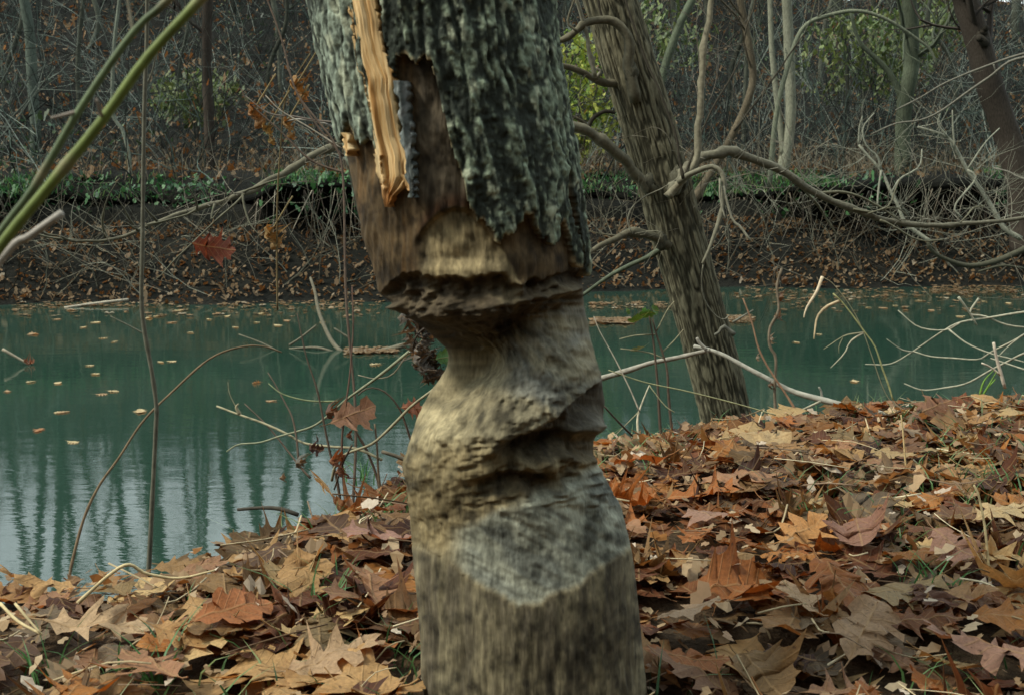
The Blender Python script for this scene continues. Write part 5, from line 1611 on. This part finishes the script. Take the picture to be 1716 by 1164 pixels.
fine_twigs(lt, [(1170, 266), (1290, 276), (1430, 351), (1580, 376), (1716, 364)], 4.15, 4.6, 34, .32, (.17, .16, .12), .0022)
fine_twigs(lt, [(1172, 250), (1180, 80), (1193, 0)], 4.15, 4.2, 10, .3, (.16, .14, .11), .002)
fine_twigs(lt, [(560, 248), (420, 319), (260, 374), (100, 400)], 3.5, 3.0, 20, .22, (.13, .12, .09), .0018)
fine_twigs(lt, [(1010, 240), (985, 222), (945, 204)], 4.2, 4.15, 8, .25, (.13, .12, .09), .002)
fine_twigs(lt, [(1075, 390), (1020, 405), (985, 426)], 4.2, 4.0, 10, .3, (.15, .14, .10), .002)
# tangle of dead limbs on the far bank at right
TC = (.21, .215, .165)
t_ = plant('fallen_limb', 'long pale dead limb sloping down the far bank at right', 'limb', [([(1711, 400), (1682, 382), (1664, 350), (1642, 315), (1621, 285), (1605, 255), (1589, 231), (1562, 220), (1538, 213)], 12.4, 12.6, 9, 4), ([(1621, 285), (1635, 300), (1600, 345), (1612, 365)], 12.4, 12.3, 4, 3), ([(1589, 231), (1572, 208), (1576, 190)], 12.5, 12.5, 4, 2), ([(1621, 285), (1640, 255), (1655, 235), (1675, 215)], 12.5, 12.5, 4, 2), ([(1600, 250), (1597, 215), (1596, 185)], 12.5, 12.5, 4, 2)], TC)
t_ = plant('forked_limb', 'grey forked dead limb standing against the undercut bank', 'limb', [([(1560, 405), (1540, 392), (1516, 372), (1505, 345), (1492, 320), (1477, 287), (1455, 262), (1439, 243)], 12.2, 12.5, 8, 4), ([(1477, 287), (1470, 262), (1452, 245), (1446, 215), (1465, 190)], 12.4, 12.4, 4, 2), ([(1439, 243), (1440, 215), (1445, 195)], 12.5, 12.5, 4, 2), ([(1495, 322), (1508, 300), (1540, 280), (1545, 250)], 12.3, 12.4, 4, 2),
                                                                                                           ([(1477, 285), (1472, 320), (1470, 350)], 12.4, 12.3, 4, 3)], TC)
fine_twigs(t_, [(1545, 385), (1516, 372), (1477, 287), (1439, 243)], 12.3, 12.5, 26, .8, TC)
fine_twigs(t_, [(1700, 395), (1664, 350), (1621, 285), (1538, 213)], 12.4, 12.6, 34, .9, TC)
fine_twigs(t_, [(1240, 330), (1330, 300), (1420, 300)], 12.6, 12.8, 20, .8, TC)
plant('root_limb', 'dark mossy limb lying along the waterline at far right', 'limb', [([(1760, 395), (1700, 425), (1660, 440), (1620, 445), (1580, 432), (1560, 418), (1555, 405)], 12.3, 12.0, 12, 6), ([(1716, 450), (1680, 445), (1640, 455)], 12.0, 11.9, 5, 3)], (.06, .06, .04))
plant('slanting_twigs', 'dark twigs crossing the dark trunk at upper right', 'branch', [([(1800, 70), (1716, 90), (1661, 108), (1589, 137), (1540, 165), (1500, 185)], 7.5, 8.0, 5, 2), ([(1740, 92), (1693, 103), (1660, 128), (1625, 152), (1574, 188), (1540, 202), (1502, 207), (1460, 225)], 7.5, 8.0, 5, 2), ([(1800, 320), (1716, 300), (1690, 288), (1665, 282)], 7.5, 7.8, 5, 3), ([(1665, 108), (1670, 125)], 7.7, 7.7, 3, 2)], (.13, .125, .10))
